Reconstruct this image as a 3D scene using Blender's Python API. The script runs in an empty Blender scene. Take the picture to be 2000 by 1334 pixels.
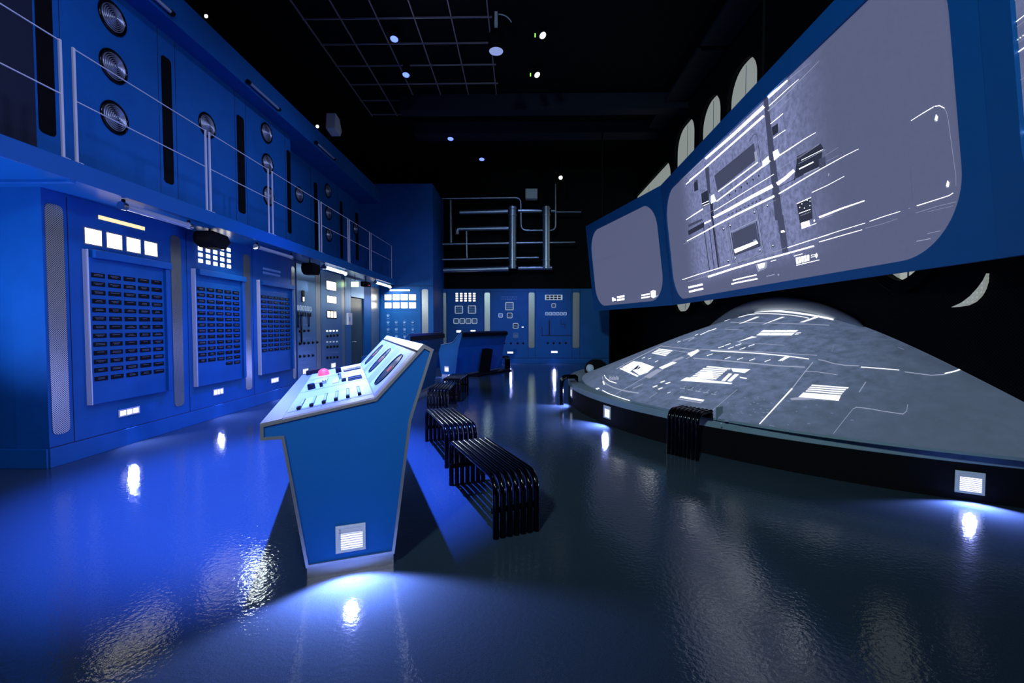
import bpy, bmesh, math, random
from mathutils import Vector, Matrix
random.seed(7)
S = bpy.context.scene
COL = S.collection
PI = math.pi

# ------------------------------------------------------------------ camera
FPX, CH = 889.0, 1.5
PITCH, YAW = math.radians(2.0), math.radians(1.03)
cd = bpy.data.cameras.new('camera')
cd.sensor_width = 36.0
cd.lens = 36.0 * FPX / 2000.0
cd.clip_start, cd.clip_end = 0.05, 200
cam = bpy.data.objects.new('camera', cd)
COL.objects.link(cam)
cam.location = (0, 0, CH)
cam.rotation_euler = (PI / 2 - PITCH, 0, YAW)
S.camera = cam

# ------------------------------------------------------------------ world, view
w = bpy.data.worlds.new('World'); S.world = w
w.use_nodes = True
w.node_tree.nodes['Background'].inputs[0].default_value = (0.02, 0.05, 0.16, 1)
w.node_tree.nodes['Background'].inputs[1].default_value = 0.004
S.view_settings.view_transform = 'Standard'
S.view_settings.look = 'None'
S.view_settings.exposure = 0.0
S.view_settings.gamma = 1.0
S.view_settings.use_curve_mapping = False
try:
    S.cycles.max_bounces = 6
    S.cycles.sample_clamp_indirect = 4.0
    S.cycles.caustics_reflective = False
    S.cycles.caustics_refractive = False
except Exception:
    pass

# ------------------------------------------------------------------ lamps of the room and added fill
def spot(loc, to, energy, color, angle=60, blend=.5, radius=.08):
    l = bpy.data.lights.new('spot', 'SPOT')
    l.energy = energy; l.color = color; l.spot_size = math.radians(angle)
    l.spot_blend = blend; l.shadow_soft_size = radius
    o = bpy.data.objects.new('spot', l); COL.objects.link(o)
    o.location = loc
    d = Vector(to) - Vector(loc)
    o.rotation_euler = d.to_track_quat('-Z', 'Y').to_euler()
    return o
BLUE = (0.42, 0.50, 1.0)
DEEP = (0.045, 0.14, 1.0)
NEUT = (0.62, 0.92, 1.0)
# blue theatre spots hung from the ceiling above the aisle
spot((-1.5, 3.9, 7.6), (-2.2, 4.4, 0), 27000, DEEP, 37, .75, .05)
spot((-1.9, 9.5, 7.6), (-3.0, 7.6, 0), 4200, DEEP, 50, .9, .06)
spot((2.2, 9.5, 7.7), (-1.2, 14.0, .9), 1500, DEEP, 34, .9, .1)  # added spot, no fixture in view, brightens the back of the far console
# wall washers for the left wall
spot((0.6, 3.2, 7.4), (-5.0, 5.2, 2.0), 720, BLUE, 75, .9, .3)
spot((0.6, 8.5, 7.4), (-5.0, 9.5, 2.0), 620, BLUE, 75, .9, .3)
spot((0.8, 12.5, 7.4), (-4.0, 16.0, 1.2), 300, (.25, .32, 1.), 60, .9, .3)
spot((0.8, 13.5, 5.4), (0.2, 18.0, .9), 420, (.25, .30, 1.), 50, .9, .3)
# lamp over the back pipework
spot((0.3, 15.4, 7.4), (-.4, 17.6, 4.4), 120, (.32, .48, 1.), 60, .8, .1)
# added fill spots, unseen behind and above the viewer
spot((-2.6, -4.5, 6.8), (1.4, 6.5, 2.6), 2600, NEUT, 62, .9, .4)
spot((2.0, -3.6, 5.0), (-4.9, 6.0, 1.5), 1150, (.62, .70, 1.), 58, .9, .4)
# floor uplight beside the near end of the left wall and added upward spot to brighten the ceiling bars
spot((-5.2, 2.7, .2), (-4.9, 3.9, 2.9), 480, (.42, .52, 1.), 105, .9, .1)
spot((-1.7, 8.9, 6.9), (-1.7, 8.9, 8.0), 6, (.8, .75, 1.), 130, .9, .1)

# ------------------------------------------------------------------ materials
def lin(r, g, b):
    f = lambda c: (c / 255 / 12.92) if c / 255 <= .04045 else ((c / 255 + .055) / 1.055) ** 2.4
    return (f(r), f(g), f(b))
class N:
    def __init__(s, name):
        s.m = bpy.data.materials.new(name); s.m.use_nodes = True
        s.t = s.m.node_tree; s.b = s.t.nodes['Principled BSDF']
    def n(s, k, **kw):
        q = s.t.nodes.new(k)
        for a, b in kw.items():
            if hasattr(q, a): setattr(q, a, b)
        return q
    def l(s, a, b): s.t.links.new(a, b)
def mat(name, c, rough=.5, metal=0., emit=None, es=1., coat=0., spec=None, bump=0., bscale=60., var=0., vscale=3.):
    k = N(name); b = k.b
    b.inputs['Base Color'].default_value = (*c, 1)
    b.inputs['Roughness'].default_value = rough
    b.inputs['Metallic'].default_value = metal
    if spec is not None: b.inputs['Specular IOR Level'].default_value = spec
    if coat: b.inputs['Coat Weight'].default_value = coat
    if emit:
        b.inputs['Emission Color'].default_value = (*emit, 1)
        b.inputs['Emission Strength'].default_value = es
    if bump or var:
        tc = k.n('ShaderNodeTexCoord')
    if bump:
        nz = k.n('ShaderNodeTexNoise'); nz.inputs['Scale'].default_value = bscale
        nz.inputs['Detail'].default_value = 4
        k.l(tc.outputs['Object'], nz.inputs['Vector'])
        bp = k.n('ShaderNodeBump'); bp.inputs['Strength'].default_value = bump
        bp.inputs['Distance'].default_value = .02
        k.l(nz.outputs['Fac'], bp.inputs['Height']); k.l(bp.outputs['Normal'], b.inputs['Normal'])
    if var:
        n2 = k.n('ShaderNodeTexNoise'); n2.inputs['Scale'].default_value = vscale
        n2.inputs['Detail'].default_value = 5
        k.l(tc.outputs['Object'], n2.inputs['Vector'])
        rp = k.n('ShaderNodeValToRGB')
        rp.color_ramp.elements[0].position = .3; rp.color_ramp.elements[1].position = .7
        rp.color_ramp.elements[0].color = (*[x * (1 - var) for x in c], 1)
        rp.color_ramp.elements[1].color = (*[min(1, x * (1 + var)) for x in c], 1)
        k.l(n2.outputs['Fac'], rp.inputs['Fac']); k.l(rp.outputs['Color'], b.inputs['Base Color'])
    return k.m
M = {}
M['blue'] = mat('blue_paint', (.003, .106, .38), .55, spec=.3, bump=.06, bscale=120, var=.08)
M['blue_frame'] = mat('blue_frame_paint', (.002, .10, .36), .6, spec=.25, bump=.05, bscale=150)
M['dark_blue'] = mat('dark_blue_panel', (.004, .008, .03), .6)
M['groove'] = mat('groove', (.002, .008, .04), .7)
M['black'] = mat('black_matt', (.002, .002, .003), .8, spec=.12, bump=.05, bscale=80)
M['gloss'] = mat('black_gloss_tube', (.001, .001, .002), .16, spec=.3)
M['plate'] = mat('black_plate', (.003, .003, .006), .6, spec=.15)
M['text'] = mat('plate_lettering', (.14, .16, .22), .6)
M['dimtext'] = mat('wall_lettering', (.22, .42, .75), .6)
M['alu'] = mat('brushed_aluminium', (.62, .60, .62), .34, .85, bump=.04, bscale=200)
M['satin'] = mat('satin_white_metal', (.80, .78, .84), .4, .1)
M['desk'] = mat('console_desk_panel', (.56, .46, .60), .38, .15, bump=.02, bscale=150)
M['cream'] = mat('cream_strip', (.75, .76, .66), .4)
M['chrome'] = mat('chrome', (.6, .64, .7), .22, 1.)
M['pipe'] = mat('galvanised_pipe', (.34, .40, .52), .34, .9, bump=.15, bscale=40)
M['rail'] = mat('railing_steel', (.80, .80, .92), .35, .3)
M['steel'] = mat('brushed_steel_panel', (.20, .36, .58), .33, .85, bump=.03, bscale=90)
M['dial'] = mat('dark_glass', (.035, .045, .05), .15)
M['hood'] = mat('grey_cove', (.34, .38, .40), .7)
M['lip'] = mat('grey_lip', (.22, .29, .34), .5)
M['ceil'] = mat('ceiling_black', (.0025, .003, .004), .85, spec=.1)
M['duct'] = mat('dark_duct', (.007, .012, .024), .7, spec=.2)
M['tbar'] = mat('ceiling_bar', (.36, .33, .38), .4, .5)
M['greybox'] = mat('grey_box', (.52, .60, .68), .6)
M['door'] = mat('dark_door', (.05, .065, .055), .3, bump=.1, bscale=20)
M['glass'] = mat('dull_window', (.10, .14, .22), .25)
def emi(name, c, s): return mat(name, (.02, .02, .02), .5, emit=c, es=s)
M['white'] = emi('lit_white', (1., .97, .86), 4.5)
M['cool'] = emi('lit_cool_white', (.82, .93, 1.), 2.6)
M['amber'] = emi('lit_amber', (1., .80, .45), 1.15)
M['orange'] = emi('lit_orange', (1., .80, .60), 2.6)
M['louvre'] = emi('lit_louvre', (.72, .74, 1.), 2.4)
M['blue_lens'] = emi('blue_lens', (.10, .16, 1.), 3.0)
M['white_lens'] = emi('white_lens', (1., 1., .9), 2.5)
M['pale_disc'] = emi('pale_disc', (.28, .36, .75), .9)
M['green'] = emi('green_led', (.3, 1., .1), 1.5)
M['exit'] = emi('exit_green', (.75, 1., .55), 2.0)
M['red'] = emi('red_lamp', (1., .06, .14), 2.2)
M['redtext'] = emi('red_digits', (.9, .18, .2), .4)
M['tube_on'] = emi('tube_lit', (.85, .95, 1.), 2.4)
M['tube_dim'] = mat('clear_tube', (.55, .62, .80), .15, .5)
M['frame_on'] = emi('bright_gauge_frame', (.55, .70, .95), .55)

def perf(name, c, hole, scale, rough=.36):
    k = N(name); b = k.b
    tc = k.n('ShaderNodeTexCoord'); vo = k.n('ShaderNodeTexVoronoi')
    vo.voronoi_dimensions = '2D'; vo.inputs['Scale'].default_value = scale; vo.inputs['Randomness'].default_value = .0
    sx = k.n('ShaderNodeSeparateXYZ'); ad = k.n('ShaderNodeMath', operation='ADD'); cx = k.n('ShaderNodeCombineXYZ'); mp = k.n('ShaderNodeMapping')
    k.l(tc.outputs['Object'], sx.inputs[0]); k.l(sx.outputs[0], ad.inputs[0]); k.l(sx.outputs[1], ad.inputs[1])
    k.l(ad.outputs[0], cx.inputs[0]); k.l(sx.outputs[2], cx.inputs[1]); mp.inputs['Rotation'].default_value = (0, 0, PI / 4)
    k.l(cx.outputs[0], mp.inputs['Vector']); k.l(mp.outputs[0], vo.inputs['Vector'])
    rp = k.n('ShaderNodeValToRGB')
    rp.color_ramp.elements[0].position = .30; rp.color_ramp.elements[1].position = .42
    rp.color_ramp.elements[0].color = (*hole, 1); rp.color_ramp.elements[1].color = (*c, 1)
    k.l(vo.outputs['Distance'], rp.inputs['Fac']); k.l(rp.outputs['Color'], b.inputs['Base Color'])
    b.inputs['Metallic'].default_value = .85; b.inputs['Roughness'].default_value = rough
    return k.m
M['mesh'] = perf('perforated_metal', (.78, .78, .74), (.03, .04, .06), 62, .30)
M['darkmesh'] = perf('dark_perforated_metal', (.010, .010, .013), (.0, .0, .0), 40, .8)
def lit_perf():
    k = N('lit_perforated_panel'); b = k.b
    tc = k.n('ShaderNodeTexCoord'); vo = k.n('ShaderNodeTexVoronoi')
    vo.inputs['Scale'].default_value = 22; vo.inputs['Randomness'].default_value = 0
    k.l(tc.outputs['Object'], vo.inputs['Vector'])
    rp = k.n('ShaderNodeValToRGB')
    rp.color_ramp.elements[0].position = .25; rp.color_ramp.elements[1].position = .36
    rp.color_ramp.elements[0].color = (.62, .66, .62, 1); rp.color_ramp.elements[1].color = (.36, .40, .37, 1)
    k.l(vo.outputs['Distance'], rp.inputs['Fac'])
    k.l(rp.outputs['Color'], b.inputs['Emission Color'])
    b.inputs['Base Color'].default_value = (.3, .3, .3, 1)
    b.inputs['Emission Strength'].default_value = .62  # emission in the panel stands for hidden lamps within
    return k.m
M['litpanel'] = lit_perf()

def floor_mat():
    k = N('blue_grey_epoxy'); b = k.b
    tc = k.n('ShaderNodeTexCoord')
    n1 = k.n('ShaderNodeTexNoise'); n1.inputs['Scale'].default_value = 38; n1.inputs['Detail'].default_value = 3
    n2 = k.n('ShaderNodeTexNoise'); n2.inputs['Scale'].default_value = 2.2; n2.inputs['Detail'].default_value = 4
    n3 = k.n('ShaderNodeTexNoise'); n3.inputs['Scale'].default_value = 260; n3.inputs['Detail'].default_value = 2
    for q in (n1, n2, n3): k.l(tc.outputs['Object'], q.inputs['Vector'])
    rp = k.n('ShaderNodeValToRGB')
    rp.color_ramp.elements[0].color = (.022, .038, .055, 1); rp.color_ramp.elements[1].color = (.046, .068, .092, 1)
    rp.color_ramp.elements[0].position = .35; rp.color_ramp.elements[1].position = .65
    k.l(n3.outputs['Fac'], rp.inputs['Fac']); k.l(rp.outputs['Color'], b.inputs['Base Color'])
    mr = k.n('ShaderNodeMapRange'); mr.inputs[3].default_value = .055; mr.inputs[4].default_value = .09
    k.l(n2.outputs['Fac'], mr.inputs[0]); k.l(mr.outputs[0], b.inputs['Roughness'])
    b1 = k.n('ShaderNodeBump'); b1.inputs['Strength'].default_value = .14; b1.inputs['Distance'].default_value = .01
    b2 = k.n('ShaderNodeBump'); b2.inputs['Strength'].default_value = .08; b2.inputs['Distance'].default_value = .03
    k.l(n1.outputs['Fac'], b1.inputs['Height']); k.l(n2.outputs['Fac'], b2.inputs['Height'])
    k.l(b2.outputs['Normal'], b1.inputs['Normal']); k.l(b1.outputs['Normal'], b.inputs['Normal'])
    b.inputs['IOR'].default_value = 1.5
    return k.m
M['floor'] = floor_mat()

def screen_mat(name, lo, hi, scale):
    # projected picture: 'lum' says how much of the mottled metal picture a spot shows
    k = N(name); b = k.b
    b.inputs['Base Color'].default_value = (.04, .04, .05, 1); b.inputs['Roughness'].default_value = .8
    tc = k.n('ShaderNodeTexCoord')
    nz = k.n('ShaderNodeTexNoise'); nz.inputs['Scale'].default_value = scale; nz.inputs['Detail'].default_value = 7
    nz.inputs['Roughness'].default_value = .65
    k.l(tc.outputs['Object'], nz.inputs['Vector'])
    at = k.n('ShaderNodeAttribute'); at.attribute_name = 'lum'
    mr = k.n('ShaderNodeMapRange')
    mr.inputs[1].default_value = .3; mr.inputs[2].default_value = .72; mr.inputs[3].default_value = .1; mr.inputs[4].default_value = 1.6
    k.l(nz.outputs['Fac'], mr.inputs[0])
    mu = k.n('ShaderNodeMath', operation='MULTIPLY'); k.l(mr.outputs[0], mu.inputs[0]); k.l(at.outputs['Fac'], mu.inputs[1])
    mx = k.n('ShaderNodeMix', data_type='RGBA')
    mx.inputs['A'].default_value = (*lo, 1); mx.inputs['B'].default_value = (*hi, 1)
    k.l(mu.outputs[0], mx.inputs['Factor'])
    k.l(mx.outputs['Result'], b.inputs['Emission Color']); b.inputs['Emission Strength'].default_value = 1.
    return k.m
M['screen'] = screen_mat('projected_screen', lin(84, 89, 119), lin(134, 141, 188), 15)
M['dome'] = screen_mat('projected_dome', lin(62, 75, 93), lin(100, 116, 152), 7)
M['p_hi'] = emi('picture_white', (.88, .93, 1.), 1.35)
M['s_hi'] = emi('screen_white', (.88, .93, 1.), 4.5)
M['p_mid'] = emi('picture_pale', (.50, .56, .78), .62)
M['p_lo'] = emi('picture_dim', lin(66, 70, 96), 1.)
M['d_lo'] = emi('dome_dim', lin(108, 121, 158), 1.)
M['p_dk'] = emi('picture_dark', lin(38, 41, 60), 1.)

# ------------------------------------------------------------------ mesh helpers
class Fr:
    def __init__(s, o=(0, 0, 0), u=(1, 0, 0), v=(0, 1, 0)):
        s.o = Vector(o); s.u = Vector(u).normalized(); s.v = Vector(v).normalized(); s.w = s.u.cross(s.v)
    def __call__(s, a, b, c=0.): return s.o + s.u * a + s.v * b + s.w * c
W0 = Fr()
class MB:
    def __init__(s): s.v = []; s.f = []; s.mi = []; s.sm = []
    def add(s, vs, fs, mi=0, sm=False):
        k = len(s.v); s.v += [Vector(p) for p in vs]
        for f in fs:
            s.f.append([k + i for i in f]); s.mi.append(mi); s.sm.append(sm)
        return s
    def box(s, F, a0, a1, b0, b1, c0, c1, mi=0):
        a0, a1 = min(a0, a1), max(a0, a1); b0, b1 = min(b0, b1), max(b0, b1); c0, c1 = min(c0, c1), max(c0, c1)
        vs = [F(a, b, c) for c in (c0, c1) for b in (b0, b1) for a in (a0, a1)]
        return s.add(vs, [(0, 2, 3, 1), (4, 5, 7, 6), (0, 1, 5, 4), (2, 6, 7, 3), (0, 4, 6, 2), (1, 3, 7, 5)], mi)
    def prism(s, pts, off, mi=0, sm=False):
        n = len(pts); off = Vector(off)
        a = [Vector(p) for p in pts]; vs = a + [p + off for p in a]
        s.add(vs, [tuple(range(n))[::-1], tuple(range(n, 2 * n))] + [(i, (i + 1) % n, n + (i + 1) % n, n + i) for i in range(n)], mi, sm)
        return s
    def poly(s, pts, mi=0): return s.add(pts, [tuple(range(len(pts)))], mi)
    def tube(s, path, r, n=10, closed=False, mi=0, caps=True):
        P = [Vector(p) for p in path]; m = len(P); rings = []
        t0 = None; nrm = None
        for i in range(m):
            if closed: t = (P[(i + 1) % m] - P[i - 1]).normalized()
            else: t = (P[min(i + 1, m - 1)] - P[max(i - 1, 0)]).normalized()
            if nrm is None:
                a = Vector((0, 0, 1)) if abs(t.z) < .9 else Vector((1, 0, 0))
                nrm = (a - t * a.dot(t)).normalized()
            else:
                nrm = (nrm - t * nrm.dot(t)).normalized()
            bn = t.cross(nrm)
            rings.append([P[i] + (nrm * math.cos(2 * PI * j / n) + bn * math.sin(2 * PI * j / n)) * r for j in range(n)])
        vs = [p for R in rings for p in R]; fs = []
        for i in range(m if closed else m - 1):
            a, b = i * n, ((i + 1) % m) * n
            for j in range(n): fs.append((a + j, a + (j + 1) % n, b + (j + 1) % n, b + j))
        s.add(vs, fs, mi, True)
        if caps and not closed:
            s.add(rings[0], [tuple(range(n))[::-1]], mi); s.add(rings[-1], [tuple(range(n))], mi)
        return s
    def lathe(s, F, prof, n=28, mi=0, sm=True):
        # profile (r, h) turned about F.w
        vs = [F(r * math.cos(2 * PI * j / n), r * math.sin(2 * PI * j / n), h) for r, h in prof for j in range(n)]
        fs = []
        for i in range(len(prof) - 1):
            for j in range(n): fs.append((i * n + j, i * n + (j + 1) % n, (i + 1) * n + (j + 1) % n, (i + 1) * n + j))
        return s.add(vs, fs, mi, sm)
    def build(s, name, mats, parent=None, bevel=0., attr=None):
        me = bpy.data.meshes.new(name)
        o = bpy.data.objects.new(name, me); COL.objects.link(o)
        org = Vector((0, 0, 0))
        if parent is not None:
            org = wloc(parent); o.parent = parent
        me.from_pydata([tuple(p - org) for p in s.v], [], s.f)
        for m_ in (mats if isinstance(mats, (list, tuple)) else [mats]): me.materials.append(M[m_] if isinstance(m_, str) else m_)
        for p, a, b in zip(me.polygons, s.mi, s.sm): p.material_index = a; p.use_smooth = b
        if attr:
            at = me.attributes.new('lum', 'FLOAT', 'POINT')
            for i, x in enumerate(attr): at.data[i].value = x
        me.update()
        if bevel:
            bm = o.modifiers.new('bevel', 'BEVEL'); bm.width = bevel; bm.segments = 2; bm.limit_method = 'ANGLE'
        return o
def wloc(o):
    p = Vector(o.location)
    while o.parent is not None: o = o.parent; p += Vector(o.location)
    return p
def tag(o, label, cat, group=None):
    o['label'] = label; o['category'] = cat
    if group: o['group'] = group
    return o
def thing(name, label, cat, loc, group=None):
    o = bpy.data.objects.new(name, None); COL.objects.link(o); o.empty_display_size = .1
    o.location = loc
    return tag(o, label, cat, group)
def struct(name, mb, mats, bevel=0., parent=None):
    o = mb.build(name, mats, parent, bevel)
    if parent is None: o['kind'] = 'structure'
    return o
def copy_tree(o, parent=None):
    c = o.copy(); COL.objects.link(c)
    if parent is not None: c.parent = parent
    for ch in list(o.children): copy_tree(ch, c)
    return c
def rrect(a0, a1, b0, b1, r, n=8, rb=None):
    rb = rb or r
    P = []
    for cx, cy, a in ((a1 - r, b1 - rb, 0), (a0 + r, b1 - rb, 90), (a0 + r, b0 + rb, 180), (a1 - r, b0 + rb, 270)):
        for i in range(n + 1):
            t = math.radians(a + 90 * i / n); P.append((cx + r * math.cos(t), cy + rb * math.sin(t)))
    return P
# sight lines of the survey: a point measured on the photograph is laid on its real surface
fw = Vector((-math.sin(YAW) * math.cos(PITCH), math.cos(YAW) * math.cos(PITCH), -math.sin(PITCH)))
rt = Vector((math.cos(YAW), math.sin(YAW), 0)); up = rt.cross(fw)
EYE = Vector((0, 0, CH))
def ray(x, y): return fw + rt * ((x - 1000) / FPX) + up * ((667 - y) / FPX)
def on(x, y, F):
    d = ray(x, y); t = (F.o - EYE).dot(F.w) / d.dot(F.w); p = EYE + d * t - F.o
    return p.dot(F.u), p.dot(F.v)

# ------------------------------------------------------------------ room shell
XL, XF, XU, XU2, XC = -4.95, -4.40, -5.20, -5.60, -4.88
XR, CEIL, YB = 4.66, 8.0, 18.0
YT = 16.0
FL = Fr((XL, 0, 0), (0, 1, 0), (0, 0, 1))
FB = Fr((0, YB, 0), (1, 0, 0), (0, 0, 1))
FT = Fr((0, YT, 0), (1, 0, 0), (0, 0, 1))
FU = Fr((XU, 0, 0), (0, 1, 0), (0, 0, 1))
FU2 = Fr((XU2, 0, 0), (0, 1, 0), (0, 0, 1))
FRW = Fr((XR, 0, 0), (0, -1, 0), (0, 0, 1))
FC = Fr((0, 0, CEIL), (1, 0, 0), (0, -1, 0))

struct('floor', MB().box(W0, -8, 9, -6, 24, -.2, 0), 'floor')
struct('ceiling', MB().box(W0, -8, 9, -6, 24, CEIL, CEIL + .2), 'ceil')
Y0 = 4.66
# lower left wall with a door hole
DU0, DU1, DV = 13.25, 14.36, 2.35
wl = MB()
wl.box(FL, Y0, DU0, 0, 2.93, -.35, 0).box(FL, DU1, YT, 0, 2.93, -.35, 0).box(FL, DU0, DU1, DV, 2.93, -.35, 0)
struct('wall_left', wl, 'blue')
# coved return at the near end
ret = []
for i in range(13):
    t = i / 12
    ret.append((-6.6 + 1.65 * t, Y0 + .45 * (1 - math.sin(t * PI / 2)) ** 1.6))
rm = MB()
vs = [Vector((x, y, z)) for z in (0, 2.93) for x, y in ret]
rm.add(vs, [(i, i + 1, 14 + i, 13 + i) for i in range(12)], 0, True)
struct('wall_left_return', rm, 'blue')
struct('wall_left_recess', MB().box(W0, -8, -6.6, 4.4, 5.2, 0, 2.93), 'black')
struct('baseboard_left', MB().box(FL, Y0 - .012, DU0, 0, .205, 0, .018).box(FL, DU1, YT, 0, .205, 0, .018)
       .box(W0, -6.6, XL, Y0 - .035, Y0 - .012, 0, .205), 'blue', .004)
struct('trim_1', MB().box(FL, Y0, DU0, .206, .214, 0, .004), 'groove')
# panel seams
sm = MB()
for u in (4.927, 6.70, 8.36, 9.985, 10.93, 11.215, 12.525, 12.76):
    sm.box(FL, u - .004, u + .004, .21, 2.9, 0, .003)
struct('trim_2', sm, 'groove')
struct('wall_behind_door', MB().box(FL, DU0 - .2, DU1 + .2, 0, DV + .1, -.9, -.85), 'black')
d1 = struct('door_1', MB().box(FL, DU0 + .02, DU1 - .02, .01, DV - .02, -.09, -.04), 'door', .004)
h = MB().tube([FL(DU0 + .16, 1.02, -.04), FL(DU0 + .16, 1.02, .03), FL(DU0 + .32, 1.02, .03)], .012, 8)
h.build('door_handle', 'chrome', d1)
# balcony
bal = MB().box(W0, XU2 - .1, XF, -3, YT, 2.93, 3.125)
M['blue_gloss'] = mat('blue_gloss_paint', (.006, .112, .38), .26)
struct('balcony', bal, 'blue_gloss', .004)
struct('trim_3', MB().box(W0, -8, XF, 4.42, 4.48, 2.905, 2.93), 'blue')
struct('wall_left_upper', MB().box(FU, -3, 10.35, 3.12, 5.9, -.3, 0), 'blue')
struct('wall_left_upper_far', MB().box(FU2, 10.36, YT, 3.12, 5.9, -.3, 0), 'blue')
struct('trim_4', MB().box(W0, XU2 - .3, XC, -3, 17.3, 5.77, 6.22), 'blue', .006)
us = MB()
for u in (5.16, 6.57, 6.90, 8.33, 8.66, 10.1): us.box(FU, u - .003, u + .003, 3.13, 5.77, 0, .003)
for u in (12.2, 12.7, 14.0): us.box(FU2, u - .003, u + .003, 3.13, 5.77, 0, .003)
struct('trim_5', us, 'groove')
struct('wall_upper_recess', MB().box(FU, 3.0, 4.865, 3.14, 5.77, 0, .012), 'dark_blue')
# tower block at the back left
tw = MB().box(W0, -6, -3.06, YT, YB + .3, 0, 6.45)
struct('wall_tower', tw, 'blue')
struct('trim_6', MB().box(FT, -4.95, -3.06, 2.885, 2.90, 0, .012).box(FT, -3.50, -3.49, .21, 2.885, 0, .004).box(FT, -4.93, -4.92, .21, 2.885, 0, .004), 'groove')
struct('baseboard_tower', MB().box(FT, -4.95, -3.06, 0, .2, 0, .02), 'blue', .004)
# back wall
struct('wall_back', MB().box(FB, -3.1, 3.5, 0, 2.95, -.3, 0), 'blue')
struct('baseboard_back', MB().box(FB, -3.06, 3.5, 0, .21, 0, .02), 'blue', .004)
bs = MB()
for x in (-2.9, -1.44, -1.17, .31, .60, 2.04, 2.36): bs.box(FB, x - .006, x + .006, .21, 2.94, 0, .003)
bs.box(FB, -3.06, 3.5, .21, .225, 0, .004)
struct('trim_7', bs, 'groove')
struct('wall_back_upper', MB().box(FB, -3.1, 9, 2.95, CEIL, -.5, -.3), 'black')
struct('wall_back_right', MB().box(W0, 3.5, 9, YB + 2.4, YB + 2.6, 0, 3.2).box(W0, 3.5, 3.6, YB, YB + 2.5, 0, 3.2), 'black')
struct('wall_right', MB().box(FRW, -23, 5, 0, CEIL, -.2, 0), 'darkmesh')
struct('wall_rear', MB().box(W0, -8, 9, -6.2, -6, 0, CEIL), 'black')
struct('wall_left_outer', MB().box(W0, -8.2, -8, -6, 24, 0, CEIL), 'black')
# ceiling: bars, ducts, panels
tb = MB()
for x in (-4.57, -3.79, -3.01, -2.23, -1.45, -.67):
    tb.box(W0, x - .012, x + .012, 6.0, 14.2, CEIL - .05, CEIL - .02)
for k in range(9):
    y = 7.15 + .87 * k
    tb.box(W0, -4.6, -.6, y - .012, y + .012, CEIL - .05, CEIL - .02)
struct('ceiling_grid', tb, 'tbar')
struct('ceiling_beam', MB().box(W0, -3.4, 6, 12.95, 13.35, 7.55, CEIL - .02), 'duct')
struct('ceiling_duct', MB().box(W0, -3.4, 6, 14.7, 15.3, 7.62, CEIL - .02), 'duct')
struct('ceiling_panel', MB().box(W0, 4.0, 4.62, 10.6, 14.6, 7.7, 7.78).box(W0, 4.0, 4.62, 8.4, 10.4, 7.7, 7.78), 'duct')
# ------------------------------------------------------------------ left wall: cabinets of black name plates
FCB = Fr((XL + .052, 0, 0), (0, 1, 0), (0, 0, 1))
def name_plate(par, F, a, b, wd, ht, i):
    m = MB().box(F, a, a + wd, b, b + ht, 0, .006)
    rr = random.Random(i)
    n = rr.choice((1, 2, 2))
    for k in range(n):
        l = wd * rr.uniform(.35, .75); a0 = a + (wd - l) / 2; y = b + ht * (.60 if k == 0 else .34)
        x = a0
        while x < a0 + l:
            q = rr.uniform(.008, .022); m.box(F, x, min(x + q, a0 + l), y, y + ht * .13, .006, .0072, 1); x += q + .004
    return m.build('name_plate', ['plate', 'text'], par)
def cabinet(u0, u1, v0, v1, pu0, pu1, pt, pb, rows, label, full=True):
    t = thing('plate_cabinet', label, 'cabinet', FL(u0, v0), 'cabinets of black name plates on the left wall')
    MB().box(FL, u0, u1, v0, v1 - .085, .0, .052).build('cover', 'blue', t, .004)
    MB().box(FL, u0 + .04, u1 + .02, v1 - .09, v1, .0, .105).build('hood', 'blue', t, .004)
    MB().box(FL, u1 - .07, u1, v0 + .01, v1 - .09, .052, .085).build('side_jamb', 'blue', t, .003)
    MB().box(FL, u0 - .012, u0 - .001, v0, v1, 0, .062).build('edge_strip', 'satin', t)['label'] = 'pale edge strip'
    wd = .168; ht = .052
    pitch = (pt - ht - pb) / (rows - 1); cp = (pu1 - wd - pu0) / 4
    for r in range(rows):
        for c in range(5):
            name_plate(t, FCB, pu0 + c * cp, pt - ht - r * pitch, wd, ht, r * 7 + c + int(u0 * 100))
    if not full:
        for c in (3, 4): name_plate(t, FCB, pu0 + c * cp, pt - ht - rows * pitch, wd, ht, 900 + c)
    return t
cabinet(5.098, 6.265, .59, 2.367, 5.132, 6.15, 2.107, .857, 13, 'blue wall cabinet of thirteen even rows of black plates, nearest the camera')
cabinet(6.80, 7.99, .57, 2.36, 6.835, 7.857, 2.089, .934, 13, 'blue wall cabinet with two extra black plates under its right columns', False)
cabinet(8.50, 9.72, .565, 2.36, 8.54, 9.583, 2.078, 1.0, 12, 'blue wall cabinet of black plates below two lines of pale lettering')
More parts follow.
